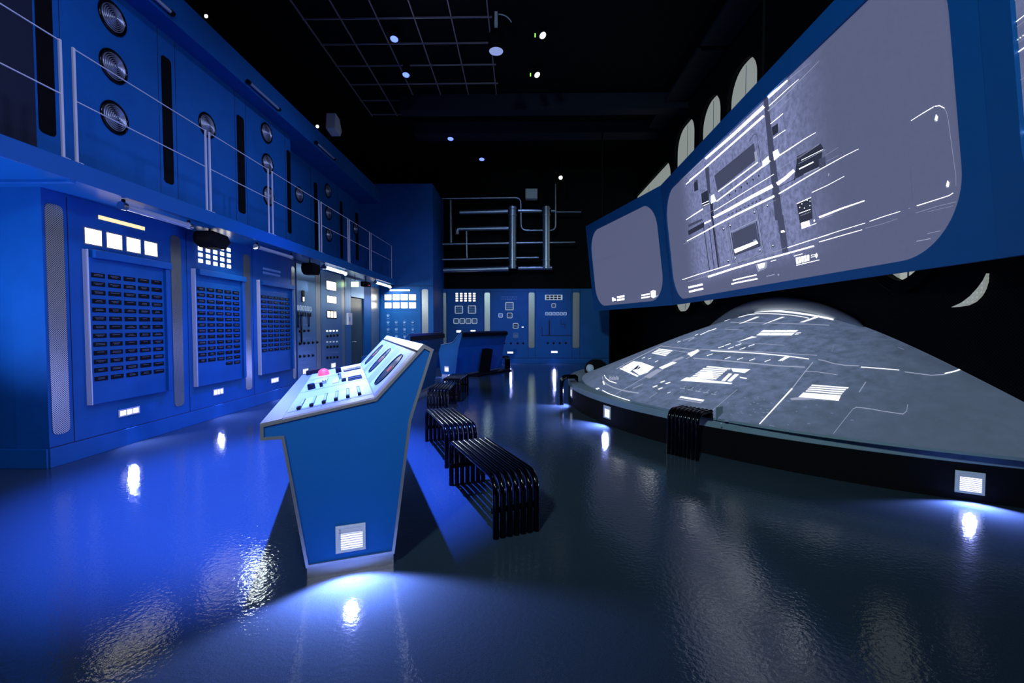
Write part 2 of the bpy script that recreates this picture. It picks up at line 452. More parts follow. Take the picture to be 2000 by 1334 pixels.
# ------------------------------------------------------------------ lit windows and arrays
def array(name, F, cells, m, label, cat, group=None, frame=None, bars=None, fmat='alu', d=.008):
    a0 = min(c[0] for c in cells); b0 = min(c[2] for c in cells)
    t = thing(name, label, cat, F(a0, b0), group)
    for c in cells:
        if frame: MB().box(F, c[0] - frame, c[1] + frame, c[2] - frame, c[3] + frame, 0, d * .8).build('frame', fmat, t)
        q = MB().box(F, c[0], c[1], c[2], c[3], 0, d)
        if bars:
            for i in range(1, bars[0]): x = c[0] + (c[1] - c[0]) * i / bars[0]; q.box(F, x - .0015, x + .0015, c[2], c[3], d, d + .0008, 1)
            for i in range(1, bars[1]): y = c[2] + (c[3] - c[2]) * i / bars[1]; q.box(F, c[0], c[1], y - .003, y + .003, d, d + .001, 1)
        q.build('lamp', [m, 'alu'], t)
    return t
for i, (o_, ad) in enumerate(zip((0, .275, .549, .823), ('nearest the camera', 'second from the camera', 'third from the camera', 'farthest from the camera'))):
    array('lit_window', FL, [(5.125 + o_, 5.325 + o_, 2.44, 2.612)], 'white', 'square white lit window above the first plate cabinet, ' + ad, 'light', 'square lit windows in the row above the first plate cabinet', .014, (4, 2))
array('strip_light', FL, [(5.30 + i * .1315, 5.428 + i * .1315, 2.752, 2.797) for i in range(5)], 'amber', 'warm yellow strip light of five segments above the square lit windows', 'light')
array('lamp_array', FL, [(6.955 + c * .172, 7.04 + c * .172, 2.475 + r * .094, 2.53 + r * .094) for r in range(4) for c in range(5)], 'white', 'grid of twenty small white lamps above the second plate cabinet', 'light')
tx = MB()
rr = random.Random(3)
for k in range(2):
    x = 8.71
    while x < 9.33:
        q = rr.uniform(.02, .06); tx.box(FL, x, min(x + q, 9.355), 2.58 - k * .078, 2.622 - k * .078, 0, .003); x += q + .008
tag(tx.build('lettering', 'dimtext'), 'two lines of pale blue lettering on wall above third plate cabinet', 'lettering')
# ------------------------------------------------------------------ brushed steel control panels
def P5(x, y): return 550 + x / 4.764, 460 + y / 4.764
def knob(par, F, a, b, r=.035, m='plate', name='knob', h=.03):
    return MB().lathe(Fr(F(a, b, 0), F.u, F.v), [(0, 0), (r, 0), (r, .008), (r * .72, .010), (r * .66, h), (0, h)], 14).build(name, m, par)
FS = Fr((XL + .012, 0, 0), (0, 1, 0), (0, 0, 1))
t = thing('control_cabinet', 'brushed steel control cabinet with sliders and knobs beside third plate cabinet', 'cabinet', FL(9.995, .215))
MB().box(FL, 10.0, 10.925, .225, 2.88, .005, .012).build('sheet', 'steel', t)
m = MB(); rr = random.Random(5)
for k in range(7):
    x = 10.03
    while x < 10.5: q = rr.uniform(.02, .07); m.box(FS, x, x + q, 2.50 - k * .035, 2.517 - k * .035, 0, .002); x += q + .012
m.build('lettering', 'dimtext', t)
a, b = on(*P5(197, 565), FS)
MB().box(FS, a - .05, a + .05, b - .13, b + .13, 0, .02).build('gauge', 'plate', t)
MB().box(FS, a - .03, a + .03, b - .11, b - .02, .02, .022).build('gauge_scale', 'white', t)
for i in range(6):
    a, b = on(*P5(152 + i * 23, 672 + i * 2.6), FS)
    MB().tube([FS(*p, .008) for p in rrect(a - .03, a + .03, b - .05, b + .05, .02, 3)], .007, 6, True).build('gauge_bezel', 'frame_on', t)
    MB().box(FS, a - .03, a + .03, b - .18, b - .09, 0, .008).build('gauge_label', 'plate', t)
for x, y0, y1 in ((152, 730, 860), (180, 730, 1010), (250, 728, 850)):
    a, b = on(*P5(x, y0), FS); a2, b2 = on(*P5(x, y1), FS)
    s_ = MB().tube([FS(*p, .006) for p in rrect(a - .03, a + .03, b2, b, .028, 3)], .006, 6, True).build('slider_track', 'plate', t)
    MB().box(FS, a - .012, a + .012, b2 + .02, b - .25, 0, .012).build('slider_bar', 'plate', s_)
for y, n in ((890, 3), (1005, 5), (1125, 4)):
    for i in range(n): knob(t, FS, *on(*P5(168 + i * 40, y - i * 3), FS))
m = MB()
for y in (838, 960, 1075, 1165, 1205):
    for i in range(10): a, b = on(*P5(160 + i * 14, y - i), FS); m.box(FS, a - .008, a + .008, b - .012, b + .012, 0, .003)
m.build('lettering', 'dimtext', t)
t = thing('control_cabinet', 'brushed steel control cabinet with three lit windows above rows of knobs', 'cabinet', FL(11.22, .215))
MB().box(FL, 11.22, 12.52, .225, 2.88, .005, .012).build('sheet', 'steel', t)
array_lamp = lambda c, m_, par, fr=.012: (MB().box(FS, c[0] - fr, c[1] + fr, c[2] - fr, c[3] + fr, 0, .006).build('window_frame', 'plate', par), MB().box(FS, *c, 0, .009).build('lit_window', m_, par))
array_lamp((11.56, 12.14, 2.43, 2.644), 'white', t)
for i in range(3): array_lamp((11.58 + i * .2, 11.745 + i * .2, 2.094, 2.264), 'white', t, .008)
for i in range(3): array_lamp((11.585 + i * .2, 11.74 + i * .2, 1.71, 1.875), 'orange', t, .022)
for y, mm in ((888, 'cool'), (990, 'frame_on')):
    for i in range(4): a, b = on(*P5(424 + i * 30, y - i), FS); MB().box(FS, a - .05, a + .05, b - .018, b + .018, 0, .004).build('indicator', mm, t)
for y in (935, 1037, 1137):
    for i in range(4): knob(t, FS, *on(*P5(424 + i * 31, y - i * 2), FS), .04)
m = MB()
for i in range(10): a, b = on(*P5(416 + i * 12, 1095 - i), FS); m.box(FS, a - .01, a + .01, b - .012, b + .012, 0, .003)
m.build('lettering', 'dimtext', t)
t = thing('steel_cladding', 'narrow plain brushed steel sheet beside the dark door', 'cabinet', FL(12.77, .215))
MB().box(FL, 12.77, 13.21, .225, 2.88, .005, .012).build('sheet', 'steel', t)
m = MB().box(FS, 12.86, 13.16, 1.52, 1.86, 0, .06)
tag(m.build('junction_box', 'satin', None, .006), 'small pale metal box on the steel panel left of dark door', 'box')
MB().box(FS, 12.90, 12.99, 1.62, 1.75, .06, .064).build('lid', 'dimtext', bpy.data.objects['junction_box'])
struct('trim_8', MB().box(FL, 13.25, 14.36, DV, 2.88, 0, .006), 'steel')
# ------------------------------------------------------------------ perforated metal strips
def strip(F, a0, a1, b0, b1, label, group):
    P = rrect(a0, a1, b0, b1, min(.06, (a1 - a0) * .45), 5)
    o = MB().prism([F(*p, .001) for p in P], F.w * .007).build('perforated_strip', 'mesh')
    return tag(o, label, 'metal strip', group)
g = 'perforated metal strips on the left wall'
for (a0, a1), lb in zip(((4.69, 4.878), (6.39, 6.58), (8.085, 8.28), (9.79, 9.935), (10.95, 11.20), (12.535, 12.745), (15.05, 15.85)),
    ('tall perforated metal strip at the near wall corner, left of first plate cabinet', 'tall perforated metal strip between first and second plate cabinets',
     'tall perforated metal strip between second and third plate cabinets', 'tall perforated metal strip between third plate cabinet and slider panel',
     'tall perforated metal strip between the two knobbed steel panels', 'tall perforated metal strip between knobbed panel and plain steel panel',
     'wide perforated metal strip on left wall past the dark door')):
    strip(FL, a0, a1, .335, 2.785, lb, g)
g = 'perforated metal strips on the back walls'
strip(FT, -3.458, -3.238, .33, 2.775, 'perforated metal strip beside the panel of eight white windows', g)
for (a0, a1), lb in zip(((-3.04, -2.93), (-1.41, -1.195), (.335, .565), (2.07, 2.33)),
    ('perforated metal strip in the back wall corner beside the tower', 'perforated metal strip right of the orange-white lamp grid',
     'perforated metal strip between the two instrument bays of back wall', 'perforated metal strip nearest the right end of back wall')):
    strip(FB, a0, a1, .62, 2.8, lb, g)
tag(MB().box(W0, -6.40, -6.02, Y0 + .06, Y0 + .066, .25, 2.8).build('perforated_strip', 'mesh'), 'dark perforated strip at far left edge of the coved return', 'metal strip')

# ------------------------------------------------------------------ low step lights
def step_light(F, a0, a1, b0, b1, label, group, kind='cells', energy=20, fr=.016, lamp=True, col=(.30, .36, 1.), ang=118, tilt=.85, owner=None):
    f = MB()
    f.box(F, a0 - fr, a1 + fr, b0 - fr, b0, 0, .012).box(F, a0 - fr, a1 + fr, b1, b1 + fr, 0, .012)
    f.box(F, a0 - fr, a0, b0, b1, 0, .012).box(F, a1, a1 + fr, b0, b1, 0, .012)
    if owner is None:
        t = thing('step_light', label, 'light', F((a0 + a1) / 2, b0), group)
        f.build('frame', 'satin', t, .002)
    else:
        t = f.build('step_light', 'satin', owner, .002); t['label'] = label
    MB().box(F, a0, a1, b0, b1, .0, .004).build('lens', 'louvre', t)
    s_ = MB()
    if kind == 'cells':
        for i in (1, 2): x = a0 + (a1 - a0) * i / 3; s_.box(F, x - .006, x + .006, b0, b1, .004, .012)
        s_.build('divider', 'satin', t)
    else:
        n = 9
        for i in range(n): y = b0 + (b1 - b0) * (i + .5) / n; s_.box(F, a0, a1, y - .0022, y + .0022, .004, .010)
        s_.box(F, a0, a1, b1 - .03, b1, .004, .010).box(F, a0, a0 + .012, b0, b1, .004, .010)
        s_.build('louvre', 'satin', t)
    if lamp:
        p = F((a0 + a1) / 2, (b0 + b1) / 2, .035)
        spot(p, p + F.w * 1. - Vector((0, 0, tilt)), energy, col, ang, .35, .03)
    return t
g = 'small three-cell step lights low on the left wall'
for (a0, a1, b0, b1), lb in zip(((5.50, 5.775, .382, .442), (7.23, 7.45, .382, .452), (8.93, 9.18, .365, .435), (10.22, 10.47, .40, .50), (11.78, 12.03, .40, .50)),
    ('three-cell step light under the first plate cabinet', 'three-cell step light under the second plate cabinet', 'three-cell step light under the third plate cabinet',
     'three-cell step light at the foot of the slider panel', 'three-cell step light at the foot of the panel with three lit windows')):
    step_light(FS if a0 > 10 else FL, a0, a1, b0, b1, lb, g, energy=55, owner=bpy.data.objects['control_cabinet'] if 10 < a0 < 11 else bpy.data.objects['control_cabinet.001'] if a0 > 11 else None)
g = 'step lights low on the back wall'
step_light(FB, -.50, -.28, .40, .465, 'bright step light low on back wall right of the far console', g, energy=40, fr=.01)
step_light(FB, 1.23, 1.47, .42, .495, 'bright step light low on back wall between two perforated strips', g, energy=40, fr=.01)

# ------------------------------------------------------------------ back panels
array('strip_light', FT, [(-4.59, -3.885, 2.715, 2.76)], 'white', 'single white strip light above the eight white windows', 'light')
for i in range(8):
    c, r = i % 4, i // 4
    x = -4.77 + c * .288; y = 2.40 - r * .283
    array('lit_window', FT, [(x, x + .225, y, y + .19)], 'white', 'white lit window on far left back panel, %s of the %s row' % (('leftmost', 'second from left', 'second from right', 'rightmost')[c], ('upper', 'lower')[r]), 'light', 'eight white windows of the back panel', .012)
def dial(F, a, b, s, label, group, m='frame_on', inner='glass', rows=2, par=None):
    t = thing('gauge', label, 'gauge', F(a - s, b - s), group)
    MB().tube([F(*p, .012) for p in rrect(a - s, a + s, b - s, b + s, s * .3, 4)], s * .13, 6, True).build('bezel', m, t)
    q = MB().box(F, a - s * .9, a + s * .9, b - s * .9, b + s * .9, 0, .008)
    for k in range(rows): q.box(F, a - s * .6, a + s * .6, b - s * .5 + k * s * .55, b - s * .25 + k * s * .55, .008, .011, 1)
    q.build('face', [inner, 'dimtext'], t)
    return t
wd = {0: 'leftmost', 1: 'second from left', 2: 'third from left', 3: 'rightmost'}
for r, y in enumerate((1.86, 1.62, 1.37, 1.12)):
    for c in range(4):
        if r == 0 and c: continue
        x = -4.66 + c * .29
        t = thing('round_gauge', ('single small round gauge directly under the eight white windows' if r == 0 else 'small round gauge, %s of the %s row below the eight white windows' % (wd[c], ('', 'first', 'second', 'third')[r] + ' full')), 'gauge', FT(x, y), 'small gauges below the eight white windows')
        MB().lathe(Fr(FT(x, y), FT.u, FT.v), [(.05, 0), (.05, .02), (.04, .022), (.036, .012), (0, .012)], 16).build('bezel', 'dimtext', t)
        MB().box(FT, x - .045, x + .045, y - .11, y - .09, 0, .004).build('scale', 'dimtext', t)
array('lamp_array', FB, [(-2.55 + c * .172, -2.455 + c * .172, 2.46 + r * .09, 2.515 + r * .09) for r in range(4) for c in range(5)], 'orange', 'grid of twenty orange-white lamps on the back wall', 'light')
def grille(F, a0, a1, b0, b1, label, group=None, n=6):
    t = thing('grille_gauge', label, 'gauge', F(a0, b0), group)
    MB().tube([F(*p, .01) for p in rrect(a0, a1, b0, b1, .02, 3)], .014, 6, True).build('bezel', 'frame_on', t)
    q = MB().box(F, a0, a1, b0, b1, 0, .006)
    for i in range(n):
        for j in range(3):
            w_ = (a1 - a0) / n; h_ = (b1 - b0) / 3
            q.box(F, a0 + w_ * (i + .25), a0 + w_ * (i + .75), b0 + h_ * (j + .15), b0 + h_ * (j + .85), .006, .009, 1)
    q.build('face', ['dimtext', 'dark_blue'], t)
    return t
grille(FB, -2.57, -2.28, 1.99, 2.27, 'square barred gauge under the orange-white lamps, left one', 'square barred gauges under the orange-white lamps')
grille(FB, -2.05, -1.76, 1.99, 2.28, 'square barred gauge under the orange-white lamps, right one', 'square barred gauges under the orange-white lamps')
for i in range(4):
    dial(FB, -2.535 + i * .243, 1.68, .095, 'square dark gauge with pale bezel, %s in row of four' % wd[i], 'row of four square gauges on back wall')
array('lit_window', FB, [(-2.52, -2.345, 1.23, 1.31)], 'cool', 'small white lit window above the far console, left one', 'light', 'two small lit windows above the far console', .008)
array('lit_window', FB, [(-1.96, -1.775, 1.235, 1.32)], 'cool', 'small white lit window above the far console, right one', 'light', 'two small lit windows above the far console', .008)
tx = MB(); rr = random.Random(9)
for k in range(2):
    x = -.74
    while x < -.12: q = rr.uniform(.02, .07); tx.box(FB, x, x + q, 2.62 - k * .085, 2.64 - k * .085, 0, .003); x += q + .03
tag(tx.build('lettering', 'dimtext'), 'two thin lines of lettering on middle bay of back wall', 'lettering')
grille(FB, -.575, -.275, 2.12, 2.41, 'square barred gauge alone under lettering in middle bay of back wall')
t = dial(FB, -.775, 1.90, .075, 'small bright gauge left in middle bay of back wall', 'gauges in middle bay of back wall', inner='dimtext', rows=1)
dial(FB, -.415, 1.90, .095, 'square gauge with thick pale bezel under the barred gauge', 'gauges in middle bay of back wall', inner='dark_blue')
dial(FB, -.18, 1.49, .095, 'square gauge lower right in middle bay beside small white lamp', 'gauges in middle bay of back wall', inner='dark_blue')
dial(FB, -.175, 1.11, .09, 'dim round-cornered gauge lowest in middle bay', 'gauges in middle bay of back wall', m='dimtext')
array('indicator_lamp', FB, [(.06, .13, 1.43, 1.455)], 'cool', 'tiny white lamp right of lower square gauge on back wall', 'light')
t = thing('meter_panel', 'wide pale meter panel of eight dark cells in right bay of back wall', 'gauge', FB(.975, 2.51))
MB().box(FB, .975, 1.66, 2.51, 2.71, 0, .012).build('plate', 'frame_on', t)
q = MB()
for i in range(4):
    for j in range(2): q.box(FB, 1.03 + i * .15, 1.15 + i * .15, 2.535 + j * .088, 2.60 + j * .088, .012, .015)
q.build('cell', 'dark_blue', t)
dial(FB, 1.32, 2.29, .075, 'small upright bright gauge below the wide meter panel', 'gauges in right bay of back wall', inner='dark_blue', rows=3)
for i in range(6):
    dial(FB, 1.045 + i * .144, 1.965, .055, 'small pale gauge below upright gauge, %s of six' % ('first from left', 'second from left', 'third from left', 'third from right', 'second from right', 'last on right')[i], 'row of six small gauges in right bay', inner='dimtext', rows=1)
t = thing('switch_rail', 'dark slider rails below six small gauges in right bay of back wall', 'control', FB(.85, 1.1))
for x0, x1, y0, y1 in ((.85, 2.0, 1.10, 1.125), (.85, .875, 1.1, 1.45), (1.12, 1.18, 1.1, 1.70), (1.60, 1.62, 1.55, 1.75), (1.60, 1.78, 1.55, 1.57), (1.76, 1.78, 1.38, 1.57)):
    MB().box(FB, x0, x1, y0, y1, 0, .012).build('rail', 'dark_blue', t)
for x in (1.09, 1.32, 1.56, 1.80):
    tag(knob(None, FB, x, .81, .04), 'dark knob low in right bay of back wall, %s of four' % ('leftmost', 'second from left', 'second from right', 'rightmost')[int((x - 1) / .26 + .01)], 'knob', 'row of knobs in right bay of back wall')
for i, x in enumerate((-.63, -.37, -.10, .12)):
    tag(knob(None, FB, x, .80, .04), 'dark knob low in middle bay of back wall, %s of four' % ('leftmost', 'second from left', 'second from right', 'rightmost')[i], 'knob', 'row of knobs in middle bay of back wall')

# ------------------------------------------------------------------ upper wall: ringed loudspeakers and slots
def ring_speaker(F, x, y, r, label, group):
    a, b = on(x, y, F)
    t = thing('ring_speaker', label, 'loudspeaker', F(a, b), group)
    G = Fr(F(a, b), F.u, F.v)
    MB().lathe(G, [(r * .98, 0), (r, .012), (r * .93, .026), (r * .86, .018), (r * .84, .004)], 36).build('rim', 'gloss', t)
    MB().lathe(G, [(r * .84, .004), (r * .5, .010), (0, .016)], 36).build('cone', 'plate', t)
    for k in range(7):
        q = r * (.78 - k * .108)
        MB().lathe(G, [(q, .006 + k * .004), (q, .022 + k * .006), (q - r * .042, .024 + k * .006), (q - r * .042, .006 + k * .004)], 30).build('ring', 'chromed', t)
M['chromed'] = mat('ring_metal', (.42, .46, .58), .3, .75)
g = 'round ringed loudspeakers on the upper left wall'
RS = [(219, 35, 'top', 'column of three nearest the camera'), (221, 130, 'middle', 'column of three nearest the camera'), (223, 230, 'bottom', 'column of three nearest the camera'),
      (404, 245, '', 'single round ringed loudspeaker nearest the camera, between two black slots'), (520, 260, 'top', 'second column of three'), (522, 320, 'middle', 'second column of three'), (524, 383, 'bottom', 'second column of three'),
      (584, 380, '', 'single round ringed loudspeaker just past the second column of three'), (640, 373, 'top', 'farthest column of three'), (641, 416, 'middle', 'farthest column of three'), (642, 459, 'bottom', 'farthest column of three'),
      (694, 447, '', 'single round ringed loudspeaker farthest along the upper wall')]
for i, (x, y, p, c) in enumerate(RS):
    ring_speaker(FU if i < 7 else FU2, x, y, .205, ('%s round ringed loudspeaker of the %s' % (p, c)) if p else c, g)
g = 'black vertical slots in the upper left wall'
for i, (F, u0, u1, v0, v1, lb) in enumerate(((FU, 4.90, 5.08, 3.6, 5.6, 'wide black slot at far left of upper wall, left of first speaker column'), (FU, 6.63, 6.815, 3.60, 5.43, 'tall black slot right of the nearest speaker column'),
    (FU, 8.385, 8.60, 3.6, 5.38, 'tall black slot right of the nearest single speaker'), (FU, 10.17, 10.33, 3.58, 5.42, 'black slot just right of second speaker column'),
    (FU2, 12.39, 12.58, 3.55, 5.40, 'black slot between single speaker and farthest speaker column'), (FU2, 14.16, 14.36, 3.60, 5.38, 'black slot right of the farthest speaker column'),
    (FU2, 15.5, 15.75, 3.75, 5.35, 'dim black slot at far end of upper wall'))):
    tag(MB().prism([F(*p, .001) for p in rrect(u0, u1, v0, v1, .05, 4)], F.w * .008).build('wall_slot', 'black'), lb, 'slot', g)

# ------------------------------------------------------------------ railing sections
def railing(y0, y1, label, ends=(1, 1)):
    x = -4.45; z0, z1, zm = 3.125, 4.265, 3.745
    t = thing('railing_section', label, 'railing', (x, y0, z0), 'railing sections along the balcony')
    for y, e in ((y0, ends[0]), (y1, ends[1])):
        if e:
            MB().box(W0, x - .009, x + .009, y - .012, y + .012, z0, z1).build('post', 'rail', t)
            MB().box(W0, x - .04, x + .04, y - .035, y + .035, z0, z0 + .008).build('foot_plate', 'rail', t)
    for z in (z1 - .012, zm): MB().tube([(x, y0, z), (x, y1, z)], .0075, 8).build('rail', 'rail', t)
rl = [(2.2, 4.415), (4.55, 6.45), (6.53, 8.05), (8.18, 10.08), (10.19, 11.77), (11.88, 13.46), (13.6, 15.76)]
for (a, b), lb in zip(rl, ('steel railing section cut by the left picture edge', 'steel railing section in front of nearest three-speaker column', 'steel railing section below the nearest single speaker', 'steel railing section over the slider panel',
    'steel railing section over the panel with three lit windows', 'steel railing section over the narrow steel panel', 'steel railing section at the far end of the balcony')):
    railing(a, b, lb)

# ------------------------------------------------------------------ tube lights
def tube_light(x, z, y0, y1, lit, label, group, r=.03):
    t = thing('tube_light', label, 'light', (x, y0, z), group)
    MB().tube([(x, y0, z), (x, y1, z)], r, 12).build('tube', 'tube_on' if lit == 1 else 'tube_dim', t)
    for y in (y0, y1):
        s_ = 1 if y == y0 else -1
        c = MB().tube([(x, y - .01 * s_, z), (x, y + .05 * s_, z)], r * 1.25, 12).build('end_cap', 'chrome', t)
        MB().box(W0, x - .015, x + .015, y + .03 * s_ - .012, y + .03 * s_ + .012, z, z + .075).build('bracket', 'plate', t)
    return t
g = 'tube lights under the balcony'
tube_light(-4.47, 2.845, 5.07, 6.14, 0, 'clear unlit tube light under the balcony, nearest the camera', g, .038)
tube_light(-4.50, 2.845, 7.72, 8.95, 0, 'thin unlit tube light under balcony between the two black loudspeakers', g, .034)
tube_light(-4.50, 2.845, 10.4, 11.75, 1, 'brightly lit tube light under balcony above the steel panels', g, .04)
tube_light(-4.50, 2.845, 14.1, 15.75, 1, 'lit tube light at the far end under the balcony', g, .04)
for y0, y1, e in ((10.4, 11.75, 60), (14.1, 15.75, 45), (7.4, 7.8, 10)):  # last entry has no lit tube beside it
    l = bpy.data.lights.new('balcony_glow', 'AREA'); l.shape = 'RECTANGLE'; l.size = .06; l.size_y = y1 - y0; l.energy = e; l.color = (.8, .95, 1.)
    o = bpy.data.objects.new('balcony_glow', l); COL.objects.link(o); o.location = (-4.55, (y0 + y1) / 2, 2.80); o.rotation_euler = (0, math.radians(-35), 0)
g = 'tube lights on the cornice'
for (x0, y0, x1, y1), lb in zip(((291, 0, 336, 45), (486, 176, 545, 228), (618, 293, 653, 322)), ('dim tube light on the blue cornice, nearest the camera', 'dim tube light midway along the blue cornice', 'dim tube light far along the blue cornice below grey lamp')):
    Fc = Fr((XC + .05, 0, 0), (0, 1, 0), (0, 0, 1)); a, b = on(x0, y0, Fc); a2, b2 = on(x1, y1, Fc)
    z = 5.83
    t = thing('tube_light', lb, 'light', (XC + .05, a, z), g)
    MB().tube([(XC + .05, a, z), (XC + .05, a2, z)], .026, 10).build('tube', 'tube_dim', t)
    for y in (a, a2):
        MB().tube([(XC + .05, y - .03, z), (XC + .05, y + .03, z)], .036, 10).build('end_cap', 'plate', t)
        MB().box(W0, XC - .002, XC + .04, y - .012, y + .012, z - .012, z + .012).build('bracket', 'plate', t)

# ------------------------------------------------------------------ hanging black loudspeakers, projector, exit sign
def hang_speaker(x, y, z, l, hh, label, rot):
    t = thing('hanging_speaker', label, 'loudspeaker', (x, y, z), 'black loudspeakers hung under the balcony')
    pr = [(-l / 2, .05), (-l * .46, -.28), (-l * .22, -.5), (l * .25, -.5), (l * .5, .02), (l * .36, .42), (-l * .36, .5), (-l * .46, .38)]
    MB().prism([Vector((x - .13, y + a, z + b * hh)) for a, b in pr], (.26, 0, 0)).build('cabinet', 'black', t, .012)
    MB().tube([(x, y - .06, z + hh * .45), (x, y - .06, 2.93)], .014, 8).build('stem', 'plate', t)
    MB().tube([(x, y - .12, 2.90), (x, y, 2.885), (x, y + .14, 2.86)], .006, 6).build('cable', 'plate', t)
hang_speaker(-4.62, 6.80, 2.775, .48, .23, 'black angular loudspeaker hung under balcony in front of white lamp grid', 0)
hang_speaker(-4.60, 9.98, 2.74, .40, .25, 'black angular loudspeaker hung under balcony above the slider panel', 0)
t = thing('wall_camera', 'small black camera box with red light under far end of balcony', 'camera', (-4.6, 13.5, 2.70))
MB().box(W0, -4.70, -4.5, 13.35, 13.7, 2.66, 2.80).build('body', 'black', t, .01)
MB().lathe(Fr((-4.6, 13.35, 2.73), (1, 0, 0), (0, 0, 1)), [(.05, 0), (.05, .06), (0, .06)], 14).build('lens', 'gloss', t)
MB().box(W0, -4.5, -4.494, 13.5, 13.55, 2.69, 2.705).build('status_light', 'red', t)
MB().tube([(-4.6, 13.52, 2.8), (-4.6, 13.52, 2.93)], .015, 8).build('stem', 'plate', t)
t = thing('exit_sign', 'small greenish white exit sign above the dark door', 'sign', (-4.72, 13.05, 2.58))
MB().box(W0, -4.86, -4.62, 13.02, 13.06, 2.60, 2.76).build('housing', 'satin', t)
MB().box(W0, -4.85, -4.63, 13.012, 13.02, 2.61, 2.75).build('lit_face', 'exit', t)
MB().tube([(-4.74, 13.04, 2.76), (-4.74, 13.04, 2.93)], .008, 6).build('stem', 'plate', t)

# ------------------------------------------------------------------ ceiling lamps
def ceiling_spot(x, y, z, lens, label, group=None, r=.09, led=False, to=(0, -.35, -1), top=CEIL):
    d = ray(x, y); k = (z - CH) / d.z; p = EYE + d * k
    t = thing('spotlight', label, 'light', p, group)
    ax = Vector(to).normalized(); u = ax.cross(Vector((0, 1, .3))).normalized(); v = ax.cross(u)
    G = Fr(p, u, v)
    if G.w.dot(ax) < 0: G = Fr(p, v, u)
    MB().lathe(G, [(0, -.30), (r * .7, -.30), (r * 1.05, -.24), (r * 1.1, .02), (r * 1.0, .02), (r * .95, 0)], 18).build('body', 'black', t)
    MB().lathe(G, [(r * .95, 0), (r * .5, .012), (0, .016)], 18).build('lens', lens, t)
    MB().tube([p - ax * .15, (p.x, p.y, p.z + (.2 if top > p.z else -.1)), (p.x, p.y, top - (.01 if top > p.z else 0))], .014, 6).build('hanger', 'black', t)
    if led: MB().box(Fr(p - rt * .16), -.012, .012, -.02, .02, -.03, .03).build('status_light', 'green', t)
    return t
g = 'blue spotlights on the ceiling'
ceiling_spot(770, 76, 7.7, 'blue_lens', 'blue ceiling spotlight nearest the camera, upper left of the pair', g)
ceiling_spot(793, 146, 7.7, 'blue_lens', 'blue ceiling spotlight lower of the pair among ceiling bars', g)
ceiling_spot(880, 271, 7.6, 'blue_lens', 'small blue ceiling spotlight left of the two beyond the ducts', g, .10)
ceiling_spot(941, 311, 7.6, 'blue_lens', 'small blue ceiling spotlight farthest back near the pipes', g, .10)
g = 'white spotlights with green status lights'
ceiling_spot(1060, 69, 7.6, 'white_lens', 'white ceiling spotlight with green light, nearer the camera', g, .075, True, (.4, -.6, -1))
ceiling_spot(1049, 146, 7.6, 'white_lens', 'white ceiling spotlight with green light, farther from camera', g, .075, True, (.4, -.6, -1))
ceiling_spot(1095, 347, 6.6, 'white_lens', 'tiny pale spotlight above the pipes on back wall', None, .07, False, (0, -.9, -.5), CEIL)
ceiling_spot(403, 32, 6.35, 'white_lens', 'small white spotlight above the near part of the cornice', None, .03, False, (.3, -1, -.3), 6.22)
ceiling_spot(620, 247, 6.42, 'white_lens', 'tiny white spotlight above the cornice beside grey lamp', None, .04, True, (.3, -1, -.3), 6.22)
ceiling_spot(782, 353, 6.62, 'white_lens', 'tiny pale spotlight on top of the blue tower', None, .06, False, (0, -1, -.3), 6.45)
d = ray(969, 100); p = EYE + d * (5.7 / d.z)
t = thing('ceiling_projector', 'pale round disc of a ceiling projector hanging among the bars', 'projector', p)
MB().lathe(Fr(p, (1, 0, 0), (0, -1, 0)), [(0, -.40), (.12, -.40), (.16, -.3), (.17, -.02), (.145, 0)], 24).build('housing', 'black', t)
MB().lathe(Fr(p, (1, 0, 0), (0, -1, 0)), [(.145, 0), (.14, .012), (0, .02)], 24).build('disc', 'pale_disc', t)
MB().box(W0, p.x - .03, p.x + .03, p.y - .03, p.y + .03, p.z + .4, CEIL - .01).build('stem', 'greybox', t)
MB().tube([(p.x + .05 + .3 * math.sin(a / 10), p.y, p.z + .45 + .3 * math.cos(a / 10)) for a in range(0, 12)], .012, 6).build('cable', 'greybox', t)
t = thing('flood_lamp', 'grey box-shaped flood lamp standing on top of the cornice', 'light', (-4.75, 11.6, 6.22))
MB().prism([Vector((-4.86, y, z)) for y, z in ((11.45, 6.42), (11.8, 6.36), (11.9, 6.52), (11.75, 6.78), (11.5, 6.82))], (.24, 0, 0)).build('head', 'greybox', t, .015)
MB().box(W0, -4.90, -4.85, 11.55, 11.75, 6.221, 6.6).build('bracket', 'plate', t)
